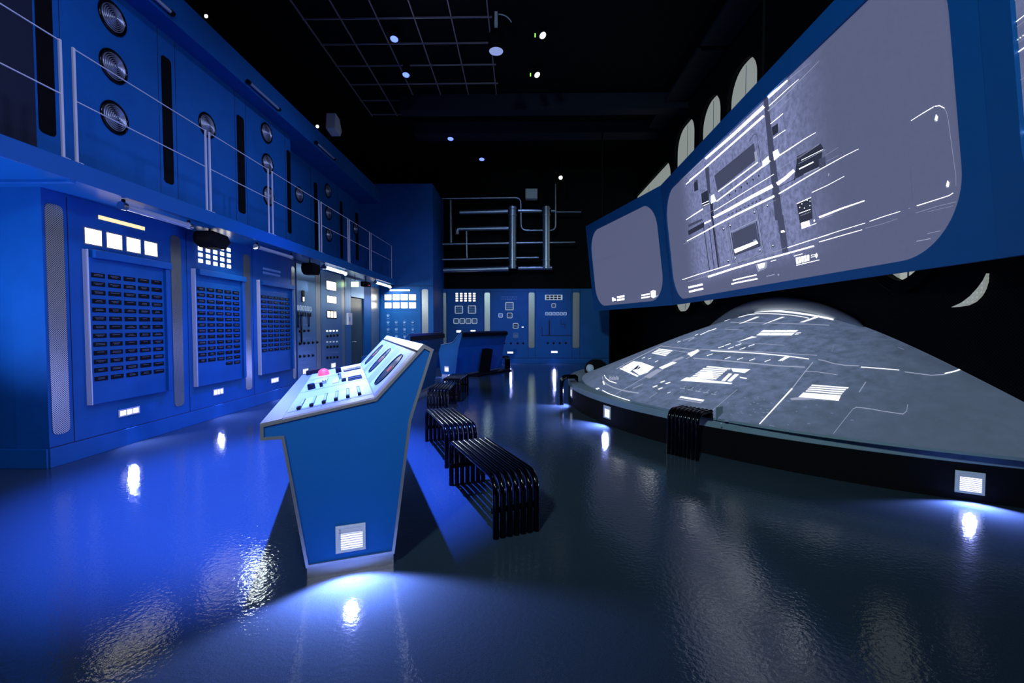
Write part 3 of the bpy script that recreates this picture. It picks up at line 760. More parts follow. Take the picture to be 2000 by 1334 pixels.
# ------------------------------------------------------------------ control consoles
PROF = [(0, .075), (.506, .075), (.617, .907), (.758, 1.343), (.697, 1.377), (.399, 1.055), (-.224, .941), (-.224, .851), (-.117, .85)]
def console(o, ang, L, label, detail=True, zs=1.0, light_label=None, lamp=80):
    u = (math.cos(ang), math.sin(ang), 0); v = (-math.sin(ang), math.cos(ang), 0)
    F = Fr(o, u, v)                       # a across, b along, c up
    P = [(a, z * zs) for a, z in PROF]
    t = thing('control_console', label, 'console', Vector(o), 'blue control consoles around the dome')
    MB().prism([F(a, 0, z) for a, z in P], F.v * L).build('body', 'blue_frame' if detail else 'blue', t)
    MB().box(F, .004, .502, .012, L - .012, 0, .076 * zs).build('kick_plate', 'alu', t)['label'] = 'brushed metal kick plate'
    # metal edging round both end panels
    for y0, y1 in ((-.012, .004), (L - .004, L + .012)):
        e = MB(); n = len(P)
        cx, cz = .3, .6
        inn = []
        for i in range(n):
            p0, p1, p2 = Vector(P[i - 1]), Vector(P[i]), Vector(P[(i + 1) % n])
            d1 = (p1 - p0).normalized(); d2 = (p2 - p1).normalized()
            n1 = Vector((-d1.y, d1.x)); n2 = Vector((-d2.y, d2.x)); bis = (n1 + n2); bis = bis / max(.35, (1 + n1.dot(n2)))
            inn.append(p1 + bis * .017)
        for i in range(n):
            j = (i + 1) % n
            q = [P[i], P[j], inn[j], inn[i]]
            e.prism([F(a, y0, z) for a, z in q], F.v * (y1 - y0))
        e.build('edge_trim', 'alu' if detail else 'blue', t)
    D = Fr(F(P[6][0], 0, P[6][1]), F(P[5][0], 0, P[5][1]) - F(P[6][0], 0, P[6][1]), F.v)
    U = Fr(F(P[5][0], 0, P[5][1]), F(P[4][0], 0, P[4][1]) - F(P[5][0], 0, P[5][1]), F.v)
    C = Fr(F(P[4][0], 0, P[4][1]), F(P[3][0], 0, P[3][1]) - F(P[4][0], 0, P[4][1]), F.v)
    dl, ul, cl = .633, .4387, .07
    MB().box(D, 0, .115, -.01, L + .01, 0, .006).build('front_rail', 'alu', t)
    MB().box(D, .118, dl - .002, -.004, L + .004, 0, .008).build('desk_panel', 'desk', t)
    MB().box(U, .002, .372, -.004, L + .004, 0, .008).build('upright_panel', 'desk', t)
    MB().box(U, .388, ul + .003, -.012, L + .012, 0, .007).build('top_cap', 'alu', t)
    MB().box(U, .372, .388, 0, L, 0, .004).build('cap_groove', 'plate', t)
    MB().box(C, 0, cl, -.012, L + .012, 0, .006).build('back_cap', 'dark_blue' if not detail else 'alu', t)
    if not detail:
        MB().box(F, .735, .768, -.014, L + .014, 1.245 * zs, 1.338 * zs).build('cap_skirt', 'plate', t)
        return t, F
    # desk furniture, surveyed along the slope (a) and along the console (b)
    g_ = MB()
    g_.box(D, .124, .628, .148, .156, .008, .0088).box(D, .124, .634, 1.02, 1.028, .008, .0088).box(D, .124, .634, 1.86, 1.868, .008, .0088)
    g_.build('desk_groove', 'plate', t)
    MB().box(D, .20, .585, .20, .60, .008, .010).build('fader_strip', 'cream', t)['label'] = 'pale strip under six black faders'
    rr = random.Random(2)
    for i in range(6):
        a = .187 + i * .0728
        f = MB().box(D, a - .009, a + .011, .165 + i * .006, .60 + i * .012, .008, .012)
        for k in range(12):
            b = .24 + i * .006 + k * .029
            f.box(D, a - .006, a + .008, b, b + .014, .012, .0145, 1)
        f.box(D, a - .010, a + .012, .165 + i * .006, .225 + i * .006, .012, .024)
        f.build('fader', ['plate', 'cream'], t)
    def kn(a, b, r, h, m='plate', nm='knob'):
        MB().lathe(Fr(D(a, b, .008), D.u, D.v), [(0, 0), (r, 0), (r * .96, h * .85), (r * .8, h), (0, h)], 18).build(nm, m, t)
    kn(.203, 1.12, .030, .045); kn(.276, 1.14, .013, .035); kn(.292, 1.34, .016, .03, 'chrome'); kn(.40, 2.08, .028, .05); kn(.42, 1.47, .014, .05, 'chrome', 'lever')
    MB().box(D, .20, .31, 1.42, 1.70, .008, .022).build('white_cover', 'satin', t)
    MB().box(D, .36, .41, 1.16, 1.52, .008, .018).build('white_cover', 'satin', t)
    MB().box(D, .435, .470, 1.17, 1.20, .008, .026).box(D, .435, .470, 1.26, 1.29, .008, .026).build('toggle_switch', 'plate', t)
    for b in (1.13, 1.24, 1.36):
        MB().box(D, .485, .60, b, b + .06, .008, .013).box(D, .49, .595, b + .072, b + .09, .008, .010).build('slot_display', ['plate'], t)
    MB().box(D, .45, .615, 2.0, 2.06, .008, .012).build('slot_display', 'plate', t)
    MB().box(D, .44, .62, 2.10, 2.30, .008, .012).build('glass_display', 'dial', t)
    bt = MB().lathe(Fr(D(.255, 2.12, .008), D.u, D.v), [(.055, 0), (.055, .02), (.045, .05), (.02, .066), (0, .068)], 20).build('warning_lamp', 'red', t)
    bt['label'] = 'glowing red warning lamp'
    MB().box(D, .16, .36, 1.98, 2.02, .008, .012).build('lamp_bezel', 'satin', t)
    MB().box(D, .06, .23, L - .16, L - .02, .006, .05).build('end_box', 'plate', t)
    # three oval display wells in the upright
    for i, b in enumerate((.37, 1.245, 2.11)):
        MB().box(U, .012, .362, b - .26, b + .26, .008, .0095).build('module_plate', 'satin', t)
        if i: MB().box(U, .325, .362, b - .2, b + .2, .0095, .0105).build('module_label', 'greybox', t)
        ov = [(.183 + x, b + y) for x, y in rrect(-.135, .135, -.155, .155, .125, 9)]
        wl = MB().prism([U(*p, .0096) for p in ov], U.w * .0012).build('display_well', 'dial', t)
        MB().tube([U(*p, .0112) for p in ov], .005, 6, True).build('well_rim', 'gloss', wl)
        MB().box(U, .165, .21, b - .055, b + .045, .0112, .0125).build('red_readout', 'redtext', wl)
    return t, F
CA = math.atan2(.361, .9326)
c1, F1 = console((-1.261, 2.612, 0), CA, 2.66, 'blue control console in the foreground with lit desk of faders and red lamp')
FE = Fr((-1.261, 2.612, 0), (math.cos(CA), math.sin(CA), 0), (0, 0, 1))
step_light(FE, .182, .318, .150, .278, 'square louvred step light on the end of the foreground console', 'square louvred step lights', 'louvre', 230, .018, tilt=.5, ang=132, owner=c1)
A2 = math.atan2(-.46, .89)
c2, F2 = console((-2.32, 13.35, 0), A2, 2.65, 'far blue console with black box leaning on its back, before back wall', False, .955)
FE2 = Fr((-2.32, 13.35, 0), (math.cos(A2), math.sin(A2), 0), (0, 0, 1))
step_light(FE2, .12, .26, .16, .30, 'square step light on the end of the far console', 'square louvred step lights', 'louvre', 40, .01, owner=c2)
A3 = math.atan2(-.08, 1.)
c3, F3 = console((-2.80, 8.6, 0), A3, 2.5, 'blue console with dark metal top mostly hidden behind the foreground console', False, .965)
# black box leaning at the back of the far console
bx = MB()
q = F2(.575, 1.30, .02)
Fb = Fr(q, F2.v, (F2.w + F2.u * .16).normalized())
bx.box(Fb, -.17, .17, 0, .78, .0, .20)
o = tag(bx.build('leaning_box', 'black', None, .01), 'tall black box leaning on the back of the far console', 'box')
bq = F2(.62, .1, 0)
tag(MB().box(Fr(bq, F2.u, F2.v), 0, .40, .3, 2.35, 0, .05).build('floor_plate', 'black', None, .005), 'low black plate on floor along the far console', 'plate')

# ------------------------------------------------------------------ tube benches
def bench_root(label):
    t = thing('tube_bench', label, 'bench', (0, 0, 0), 'black tube benches')
    L, Wd, H, R, r = 1.17, .36, .425, .11, .0225
    n = 7
    for i in range(n):
        y = -Wd / 2 + r + (Wd - 2 * r) * i / (n - 1)
        path = [(-L / 2, y, .004)]
        path += [(-L / 2 + R - R * math.cos(a), y, H - R + R * math.sin(a)) for a in [PI / 2 * k / 7 for k in range(8)]]
        path += [(L / 2 - R + R * math.sin(a), y, H - R + R * math.cos(a)) for a in [PI / 2 * k / 7 for k in range(8)]]
        path += [(L / 2, y, .004)]
        MB().tube(path, r, 10).build('bent_tube', 'gloss', t)
    for x in (-L / 2 + .03, L / 2 - .03): MB().box(W0, x - .006, x + .006, -Wd / 2, Wd / 2, .17, .21).build('cross_bar', 'black', t)
    for x in (-.3, .3): MB().box(W0, x - .02, x + .02, -Wd / 2, Wd / 2, H - .05, H - .02).build('cross_bar', 'black', t)
    return t
b0 = bench_root('black tube bench nearest the camera, beside the foreground console')
def place(b, x0, y0, x1, y1, label=None):
    b.location = ((x0 + x1) / 2, (y0 + y1) / 2, 0); b.rotation_euler = (0, 0, math.atan2(y1 - y0, x1 - x0))
    if label: b['label'] = label
    return b
place(b0, -.028, 3.22, -.50, 4.28)
place(copy_tree(b0), -.63, 4.80, -1.06, 5.88, 'black tube bench second from the camera, angled behind the nearest one')
place(copy_tree(b0), -1.36, 7.45, -1.39, 8.60, 'black tube bench third from the camera, pointing away along the aisle')
place(copy_tree(b0), -1.36, 8.95, -1.33, 10.1, 'black tube bench farthest in the aisle, before the far console')
place(copy_tree(b0), -.44, 15.75, -1.5, 16.25, 'black tube bench half hidden behind the far console')
def half_bench(x, y, ang, label):
    c, s_ = math.cos(ang), math.sin(ang)
    G = Fr((x, y, 0), (c, s_, 0), (-s_, c, 0))
    t = thing('bench_end', label, 'bench', (x, y, 0), 'black tube bench ends hooked over the dome platform')
    H, R, r, n, Wd = .52, .11, .022, 8, .40
    for i in range(n):
        b = -Wd / 2 + r + (Wd - 2 * r) * i / (n - 1)
        path = [G(0, b, .004)] + [G(R - R * math.cos(a), b, H - R + R * math.sin(a)) for a in [PI / 2 * k / 7 for k in range(8)]] + [G(.29, b, H)]
        MB().tube(path, r, 10).build('bent_tube', 'gloss', t)
    MB().box(G, .275, .29, -Wd / 2, Wd / 2, H - .08, H - .02).build('cross_bar', 'black', t)
    return t
hb1 = half_bench(1.85, 5.18, math.atan2(.62, .78), 'black tube bench end hooked over front edge of the dome platform')
MB().box(Fr((1.85, 5.18, 0), (.78, .62, 0), (-.62, .78, 0)), .30, .44, -.235, -.225, .43, .57).build('end_plate', 'lip', hb1)
half_bench(.80, 8.75, 0., 'black tube bench end at far left of the dome platform')

# ------------------------------------------------------------------ dome platform
PC, PR = Vector((6.55, 8.8, 0)), 5.585
def arc(c, r, z, xmax, n=90):
    a0 = math.acos((xmax - c.x) / r)
    return [Vector((c.x + r * math.cos(a), c.y + r * math.sin(a), z)) for a in [a0 + (2 * PI - 2 * a0) * i / n for i in range(n + 1)]]
XW = XR - .005
t_pl = thing('dome_platform', 'low black round platform carrying the projection dome', 'platform', (1.0, 8.8, 0))
MB().prism(arc(PC, PR, 0, XW), (0, 0, .322)).build('base', 'black', t_pl)
MB().prism(arc(PC, PR + .004, .323, XW), (0, 0, .093)).build('rim', 'lip', t_pl, .006)['label'] = 'grey rim of the platform'
DC, DR = Vector((6.55, 8.4, 0)), 5.363
def dz(r): return 2.05 - .0732 * r * r + .0006 * r ** 4
def dzn(x, y):
    r = math.hypot(x - DC.x, y - DC.y); s_ = (.1464 * r - .0024 * r ** 3) / max(r, 1e-6)
    return Vector((s_ * (x - DC.x), s_ * (y - DC.y), 1)).normalized()
def sm_(x, a, b):
    t_ = max(0., min(1., (x - a) / (b - a))); return t_ * t_ * (3 - 2 * t_)
# surface sampled over the half that shows, lum = brightness of the projected picture
NR, NA = 70, 150
vs, fs, lum = [], [], []
for j in range(NR + 1):
    for i in range(NA + 1):
        # sheet from the wall line out to the rim
        a0 = math.acos((XW - DC.x) / DR)
        a = a0 + (2 * PI - 2 * a0) * i / NA
        rim = Vector((DC.x + DR * math.cos(a), DC.y + DR * math.sin(a), 0))
        y_w = rim.y
        base = Vector((XW, y_w, 0))
        p = base.lerp(rim, j / NR)
        r = math.hypot(p.x - DC.x, p.y - DC.y)
        vs.append(Vector((p.x, p.y, dz(r))))
        d_ = math.hypot((p.x - 2.9) / 2.2, (p.y - 7.2) / 2.6)
        lum.append(.75 * (1 - sm_(d_, .35, 1.25)) + .10)
for j in range(NR):
    for i in range(NA):
        q = j * (NA + 1) + i
        fs.append((q, q + 1, q + NA + 2, q + NA + 1))
mb = MB().add(vs, fs, 0, True)
t_dm = thing('projection_dome', 'large grey dome showing a white spacecraft hull projection', 'dome', (1.2, 8.4, .42))
mb.build('dome_surface', 'dome', t_dm, 0, lum)
sk = MB().prism(arc(DC, DR, .418, XW), (0, 0, .025)); sk.build('dome_edge', 'lip', t_dm)
def hit_dome(x, y):
    d = ray(x, y); lo = None
    k = 2.0
    f = lambda k: EYE.z + d.z * k - dz(math.hypot(d.x * k - DC.x, d.y * k - DC.y))
    inside = lambda k: math.hypot(d.x * k - DC.x, d.y * k - DC.y) <= DR + .25
    prev = None; best = (9, None)
    while k < 15:
        if inside(k):
            v_ = f(k)
            if v_ < best[0]: best = (v_, k)
            if v_ <= 0:
                a, b = k - .04, k
                for _ in range(20):
                    m_ = (a + b) / 2
                    if f(m_) > 0: a = m_
                    else: b = m_
                k = b; break
        k += .04
    else:
        k = best[1] or 8
    p = EYE + d * k
    if p.x > XW - .01: p.x = XW - .01
    r = math.hypot(p.x - DC.x, p.y - DC.y)
    p.z = dz(r)
    return p + dzn(p.x, p.y) * .007
PIC = {k: MB() for k in ('p_hi', 'p_mid', 'p_lo', 'p_dk')}
def dquad(q, m, n=5):
    g_ = []
    for j in range(n + 1):
        for i in range(n + 1):
            s_, t_ = i / n, j / n
            x = (q[0][0] * (1 - s_) + q[1][0] * s_) * (1 - t_) + (q[3][0] * (1 - s_) + q[2][0] * s_) * t_
            y = (q[0][1] * (1 - s_) + q[1][1] * s_) * (1 - t_) + (q[3][1] * (1 - s_) + q[2][1] * s_) * t_
            g_.append(hit_dome(x, y))
    PIC[m].add(g_, [(j * (n + 1) + i, j * (n + 1) + i + 1, (j + 1) * (n + 1) + i + 1, (j + 1) * (n + 1) + i) for j in range(n) for i in range(n)], 0, True)
def dline(pts, wd_, m):
    for (x0, y0), (x1, y1) in zip(pts, pts[1:]):
        l = math.hypot(x1 - x0, y1 - y0) or 1; h_ = wd_ / 2
        nx, ny = (y1 - y0) / l * h_ * .6, -(x1 - x0) / l * h_
        if abs(x1 - x0) > abs(y1 - y0) * 2: nx = 0
        n = max(1, int(l / 14))
        for k in range(n):
            a, b = k / n, (k + 1) / n
            p = (x0 + (x1 - x0) * a, y0 + (y1 - y0) * a); q = (x0 + (x1 - x0) * b, y0 + (y1 - y0) * b)
            g_ = [hit_dome(p[0] - nx, p[1] - ny), hit_dome(q[0] - nx, q[1] - ny), hit_dome(q[0] + nx, q[1] + ny), hit_dome(p[0] + nx, p[1] + ny)]
            PIC[m].add(g_, [(0, 1, 2, 3)])
ZA = lambda *P: [(1140 + x / 6.669, 640 + y / 6.669) for x, y in P]
ZB = lambda *P: [(1340 + x / 6.25, 590 + y / 6.25) for x, y in P]
ZC = lambda *P: [(1300 + x / 5., 690 + y / 5.) for x, y in P]
ZD = lambda *P: [(1500 + x / 3.336, 600 + y / 3.336) for x, y in P]
# left part of the picture
for k in range(4): dquad(ZA((985 - 27 * k, 275 + 17 * k), (1165 - 26 * k, 300 + 20 * k), (1145 - 26 * k, 314 + 20 * k), (965 - 27 * k, 286 + 17 * k)), 'p_hi', 3)
dquad(ZA((505, 520), (650, 440), (760, 455), (590, 590)), 'p_hi'); dquad(ZA((740, 450), (920, 515), (830, 590), (700, 540)), 'p_hi'); dquad(ZA((640, 560), (700, 540), (830, 590), (730, 625)), 'p_hi')
dquad(ZA((470, 540), (490, 525), (720, 630), (700, 645)), 'p_hi')
for k in range(4): dquad(ZA((560 + 45 * k, 500 + 8 * k), (590 + 45 * k, 500 + 8 * k), (575 + 45 * k, 522 + 8 * k), (545 + 45 * k, 518 + 8 * k)), 'p_dk', 1)
dquad(ZA((640, 520), (690, 480), (750, 520), (690, 560)), 'p_dk', 2)
dquad(ZA((1370, 355), (1480, 295), (1515, 305), (1400, 385)), 'p_hi', 3); dquad(ZA((1150, 430), (1280, 380), (1315, 395), (1185, 445)), 'p_mid', 3)
dquad(ZA((980, 525), (1160, 445), (1215, 460), (1030, 545)), 'p_hi', 3); dquad(ZA((785, 645), (950, 545), (1040, 550), (860, 665)), 'p_mid', 4)
dline(ZA((245, 820), (320, 860), (400, 890), (500, 925), (600, 955)), 1.8, 'p_hi'); dquad(ZA((155, 795), (200, 785), (210, 800), (170, 812)), 'p_hi', 2)
dline(ZA((248, 640), (255, 690), (300, 740), (400, 790), (520, 825), (650, 848), (720, 856)), 2.6, 'p_mid')
dline(ZA((268, 620), (290, 660), (340, 700), (430, 728)), 1.8, 'p_hi'); dquad(ZA((245, 705), (262, 700), (280, 745), (262, 750)), 'p_hi', 2)
for k in range(9): dquad(ZA((340 + 14 * k, 632 + 10 * (k % 3)), (350 + 14 * k, 630 + 10 * (k % 3)), (346 + 14 * k, 685 + 6 * (k % 2)), (336 + 14 * k, 680 + 6 * (k % 2))), 'p_mid', 1)
dline(ZA((400, 880), (560, 790), (730, 690), (850, 630), (1000, 555)), .9, 'p_mid')
for x, y in ((1030, 708), (1098, 726), (930, 770), (1000, 797)): dquad(ZA((x - 38, y + 8), (x + 20, y - 14), (x + 38, y - 8), (x - 15, y + 14)), 'p_hi', 2)
dquad(ZA((1270, 898), (1575, 945), (1555, 968), (1245, 918)), 'p_hi'); dquad(ZA((1235, 928), (1545, 978), (1530, 992), (1225, 940)), 'p_mid')
dline(ZA((430, 540), (520, 490), (700, 395), (860, 315), (1010, 240)), 1.4, 'p_mid'); dline(ZA((1010, 242), (1200, 262), (1400, 285)), 1.2, 'p_mid'); dline(ZA((1170, 300), (1380, 330)), 1.0, 'p_mid')
dline(ZA((640, 800), (770, 740)), 1.6, 'p_mid'); dline(ZA((860, 920), (960, 850)), .8, 'p_mid')
for x, y in ((780, 395), (860, 405), (950, 440), (1110, 850), (1240, 185), (1470, 95)): dquad(ZA((x - 22, y + 8), (x + 20, y - 10), (x + 24, y - 5), (x - 18, y + 12)), 'p_hi', 1)
dline(ZA((1300, 170), (1440, 125)), 1.6, 'p_mid'); dline(ZA((1520, 98), (1620, 50), (1730, 15)), 1.4, 'p_hi')
# crown
arch = ZB((470, 215), (560, 178), (700, 135), (800, 115), (900, 104), (1020, 100), (1150, 104), (1280, 116), (1400, 132), (1520, 150), (1640, 172), (1800, 205))
dline([(x, y + 2.0) for x, y in arch], 3.6, 'p_hi')
dline(ZB((640, 190), (760, 158), (880, 145), (1020, 145), (1150, 152), (1280, 164), (1400, 180), (1500, 202)), 1.3, 'p_hi')
dquad(ZB((640, 272), (860, 182), (900, 184), (700, 258)), 'p_hi', 5); dquad(ZB((925, 282), (1170, 184), (1210, 186), (990, 262)), 'p_hi', 5); dquad(ZB((1385, 252), (1600, 176), (1650, 180), (1440, 250)), 'p_hi', 5)
dline(ZB((540, 250), (850, 256), (1200, 265), (1500, 275), (1750, 288)), 1.2, 'p_mid'); dline(ZB((480, 335), (700, 345)), .8, 'p_mid')
for i in range(3):
    for j in range(2):
        x0 = 945 + 145 * i - 45 * j; y0 = 345 + 36 * j
        dquad(ZB((x0, y0), (x0 + 136, y0 + 2), (x0 + 98, y0 + 31), (x0 - 42, y0 + 29)), 'p_hi', 3)
dquad(ZB((1345, 380), (1405, 376), (1400, 384), (1340, 388)), 'p_hi', 1); dquad(ZB((1330, 396), (1376, 393), (1372, 400), (1326, 403)), 'p_hi', 1)
dquad(ZB((615, 495), (800, 424), (870, 430), (760, 455)), 'p_hi', 4)
dline(ZB((0, 575), (300, 584), (640, 598), (900, 612), (1250, 635), (1600, 656)), 1.3, 'p_mid'); dline(ZB((300, 598), (640, 616), (900, 632), (1250, 666), (1500, 700)), 1.8, 'p_hi')
dline(ZB((90, 690), (350, 708), (600, 732), (850, 756), (1100, 782), (1450, 800)), 2.2, 'p_mid'); dline(ZB((640, 500), (900, 512), (1200, 532)), .8, 'p_mid')
for x, y in ((510, 522), (640, 526), (800, 532), (430, 552), (548, 562), (690, 572), (290, 648), (510, 686), (660, 696), (808, 708), (996, 720)): dline(ZB((x - 36, y + 12), (x + 36, y - 12)), 1.3, 'p_hi')
for k in range(3): dline(ZB((1130 + 20 * k, 722), (1225 + 22 * k, 668)), 1.6, 'p_hi')
dline(ZB((30, 480), (105, 435)), 1.8, 'p_mid'); dline(ZB((20, 640), (150, 590)), 3.5, 'p_hi'); dline(ZB((0, 700), (140, 620)), 1.6, 'p_mid')
# front windows
dquad(ZC((412, 128), (640, 150), (625, 162), (395, 140)), 'p_hi', 4)
for k in range(6): dquad(ZC((375 - 24 * k, 147 + 17 * k), (605 - 20 * k, 163 + 17 * k), (593 - 20 * k, 175 + 17 * k), (358 - 24 * k, 159 + 17 * k)), 'p_hi', 4)
dquad(ZC((340, 190), (455, 180), (470, 262), (300, 250)), 'p_hi', 4)
dquad(ZC((640, 150), (830, 160), (775, 196), (660, 184)), 'p_hi', 4)
dquad(ZC((545, 272), (618, 200), (652, 204), (580, 278)), 'p_hi', 3); dquad(ZC((600, 278), (676, 206), (718, 210), (640, 282)), 'p_hi', 3)
dquad(ZC((145, 272), (205, 238), (655, 294), (640, 306)), 'p_hi', 5)
for k in range(5): dline(ZC((140 + 76 * k, 345 + 14 * k), (190 + 76 * k, 350 + 14 * k)), 1.5, 'p_mid'); dline(ZC((200 + 76 * k, 320 + 14 * k), (175 + 76 * k, 340 + 14 * k)), 1.2, 'p_mid')
dline(ZC((725, 238), (795, 252)), 2.2, 'p_hi')
dline(ZC((445, 595), (455, 565), (480, 545), (590, 450), (700, 358)), 1.0, 'p_mid')
dquad(ZC((912, 696), (1230, 345), (1245, 350), (925, 696)), 'p_hi', 6); dline(ZC((1235, 350), (1350, 200), (1440, 90)), 2.6, 'p_mid')
dline(ZC((1360, 182), (1480, 186), (1680, 215)), 1.2, 'p_mid'); dline(ZC((1490, 66), (1560, 80), (1640, 105), (1750, 122), (1890, 128)), 1.8, 'p_mid')
dquad(ZC((1430, 310), (1790, 338), (1778, 350), (1420, 322)), 'p_hi', 4)
for k in range(3): dquad(ZC((1412 - 18 * k, 330 + 18 * k), (1765 - 18 * k, 356 + 20 * k), (1752 - 18 * k, 368 + 20 * k), (1402 - 18 * k, 341 + 18 * k)), 'p_hi', 4)
dquad(ZC((1345, 388), (1712, 416), (1690, 470), (1298, 432)), 'p_hi', 5); dquad(ZC((1215, 445), (1300, 432), (1500, 455), (1230, 462)), 'p_mid', 4)
dline(ZC((1955, 285), (1890, 385)), 2.2, 'p_mid'); dline(ZC((1640, 790), (1740, 660), (1830, 548), (1860, 537)), 1.2, 'p_mid')
dline(ZD((570, 655), (640, 662), (760, 683), (880, 700), (903, 680), (910, 637)), 1.5, 'p_mid')
dline(ZD((605, 393), (730, 402), (855, 413)), 1.6, 'p_hi'); dline(ZD((890, 425), (980, 436), (1060, 447), (1150, 442)), 1.6, 'p_mid'); dline(ZD((1150, 436), (1220, 420), (1280, 403)), 2.6, 'p_hi')
dline(ZD((415, 295), (430, 245)), 1.6, 'p_lo'); dline(ZD((845, 262), (885, 278)), 1.2, 'p_lo')
rr = random.Random(11)
for _ in range(60):
    x, y = rr.gauss(1470, 70), rr.gauss(800, 28)
    if not (1240 < x < 1760 and y < 838 - (1480 - x) * .12): continue
    l = rr.uniform(2, 7); dquad([(x, y), (x + l, y + 1), (x + l - 1.5, y + 2.2), (x - 1, y + 1.4)], 'p_lo', 1)
PKEYS = ('p_hi', 'p_mid', 'p_lo', 'p_dk')
def join_picture(d, t, hi='p_hi'):
    mb = MB()
    for i_, k in enumerate(PKEYS): mb.add(d[k].v, d[k].f, i_)
    mb.build('projected_picture', (hi, 'p_mid', 'd_lo' if hi == 'p_hi' else 'p_lo', 'p_dk'), t)
join_picture(PIC, t_dm)
# grey cove that closes the dome at the wall
cm = MB(); ring_n, secs = 16, []
for i in range(61):
    y = 6.2 + .1 * i
    k = math.sin(PI * i / 60) ** .45
    c_ = Vector((XW - .03, y, dz(math.hypot(XW - DC.x, y - DC.y)) + .09 * k))
    secs.append([c_ + Vector((-.13 * k * math.cos(2 * PI * q / ring_n), 0, .145 * k * math.sin(2 * PI * q / ring_n))) for q in range(ring_n)])
cm.add([p for s_ in secs for p in s_], [(i * ring_n + q, i * ring_n + (q + 1) % ring_n, (i + 1) * ring_n + (q + 1) % ring_n, (i + 1) * ring_n + q) for i in range(60) for q in range(ring_n)], 0, True)
tag(cm.build('dome_cove', 'hood'), 'rounded dark grey cove bordering the top of the dome', 'cove')
# platform step lights
def rim_frame(x, y):
    d = ray(x, y); a = d.x ** 2 + d.y ** 2; b = -2 * (d.x * PC.x + d.y * PC.y); c = PC.x ** 2 + PC.y ** 2 - PR ** 2
    k = (-b - math.sqrt(b * b - 4 * a * c)) / (2 * a); p = EYE + d * k
    n = Vector((p.x - PC.x, p.y - PC.y, 0)).normalized()
    return Fr(p + n * .006, Vector((-n.y, n.x, 0)), (0, 0, 1)), p
for x, y, lb in ((1893, 942, 'square louvred step light at the right on the dome platform'), (1187, 805, 'narrow louvred step light at the far left on the dome platform'), (1117, 766, 'louvred step light behind the bench end at the platform edge')):
    G, p = rim_frame(x, y)
    step_light(G, -.075, .075, -.075, .075, lb, 'square louvred step lights', 'louvre', 170, .02, tilt=.5, ang=132, owner=t_pl)

# ------------------------------------------------------------------ big projection screens
ZS, TOP, LEAN = 1.975, 2.76, math.radians(6.5)
Q0 = Vector((3.36, -1.0, ZS)); Q0 = Vector((2.95, -.95, ZS)); Q1 = Vector((3.39, 3.31, ZS)); Q2 = Vector((3.536, 10.66, ZS)); Q3 = Vector((2.42, 15.0, ZS))
class FrS(Fr):
    # leaning board whose fold edges are mitred to meet the next board
    k0 = k1 = 0.; L = 1.
    def __call__(s, a, b, c=0.):
        a = a + s.k0 * b / TOP * (1 - a / s.L) - s.k1 * b / TOP * (a / s.L)
        return s.o + s.u * a + s.v * b + s.w * c
def splane(a, b):
    e = (b - a); L = e.length; e.normalize(); lf = Vector((-e.y, e.x, 0))
    return FrS(a, e, Vector((0, 0, 1)) * math.cos(LEAN) + lf * math.sin(LEAN)), L
SC, LC = splane(Q0, Q1); SB, LB = splane(Q1, Q2); SA, LA = splane(Q2, Q3)
SA.L, SC.L, SB.L = LA, LC, LB
SA.k0, SC.k1 = .082, .035
for q in (SA, SB, SC): q.w = q.u.cross(q.v) * 1
# w must face the room (-X)
for q in (SA, SB, SC):
    if q.w.x > 0: q.w = -q.w
def scr(F, L, s0, s1, t0, t1, rs, rtt, label, lumf, frame_label, hi):
    t = thing('projection_screen', label, 'screen', F(L / 2, 0), 'three angled projection screens')
    # frame with a round-cornered opening
    N_ = 18
    hole = rrect(s0, s1, t0, t1, rs, N_, rtt)
    out = []
    cx, cy = (s0 + s1) / 2, (t0 + t1) / 2
    k = N_ + 1
    for i, (a, b) in enumerate(hole):
        c_ = i // k; f_ = (i % k) / N_
        ca = (L - cx, TOP - cy, -cx, -cy)
        if c_ == 0: o_ = (L, t1 - rtt + (TOP - t1 + rtt) * min(1, 2 * f_)) if f_ <= .5 else (s1 - rs + (L - s1 + rs) * (2 - 2 * f_), TOP)
        elif c_ == 1: o_ = ((s0 + rs) * (1 - 2 * f_), TOP) if f_ <= .5 else (0, TOP + (t1 - rtt - TOP) * (2 * f_ - 1))
        elif c_ == 2: o_ = (0, (t0 + rtt) * (1 - 2 * f_)) if f_ <= .5 else ((s0 + rs) * (2 * f_ - 1), 0)
        else: o_ = (s1 - rs + (L - s1 + rs) * 2 * f_, 0) if f_ <= .5 else (L, (t0 + rtt) * (2 * f_ - 1))
        out.append(o_)
    n = len(hole); d0, d1 = .0, -.16
    vs = [F(a, b, .0) for a, b in hole] + [F(a, b, .0) for a, b in out] + [F(a, b, -.035) for a, b in hole] + [F(a, b, d1) for a, b in out]
    fs = []
    for i in range(n):
        j = (i + 1) % n
        fs += [(i, j, n + j, n + i), (2 * n + i, 2 * n + j, j, i), (n + i, n + j, 3 * n + j, 3 * n + i)]
    MB().add(vs, fs).build('frame', 'blue_frame', t)['label'] = frame_label
    MB().box(F, .02, L - .02, .02, TOP - .02, -.15, -.06).build('back_panel', 'black', t)
    nx, ny = int(L * 14), 36
    gv, lm = [], []
    for j in range(ny + 1):
        for i in range(nx + 1):
            a = s0 - .02 + (s1 - s0 + .04) * i / nx; b = t0 - .02 + (t1 - t0 + .04) * j / ny
            gv.append(F(a, b, -.03)); lm.append(lumf(a, b))
    MB().add(gv, [(j * (nx + 1) + i, j * (nx + 1) + i + 1, (j + 1) * (nx + 1) + i + 1, (j + 1) * (nx + 1) + i) for j in range(ny) for i in range(nx)]).build('screen_surface', 'screen', t, 0, lm)
    return t
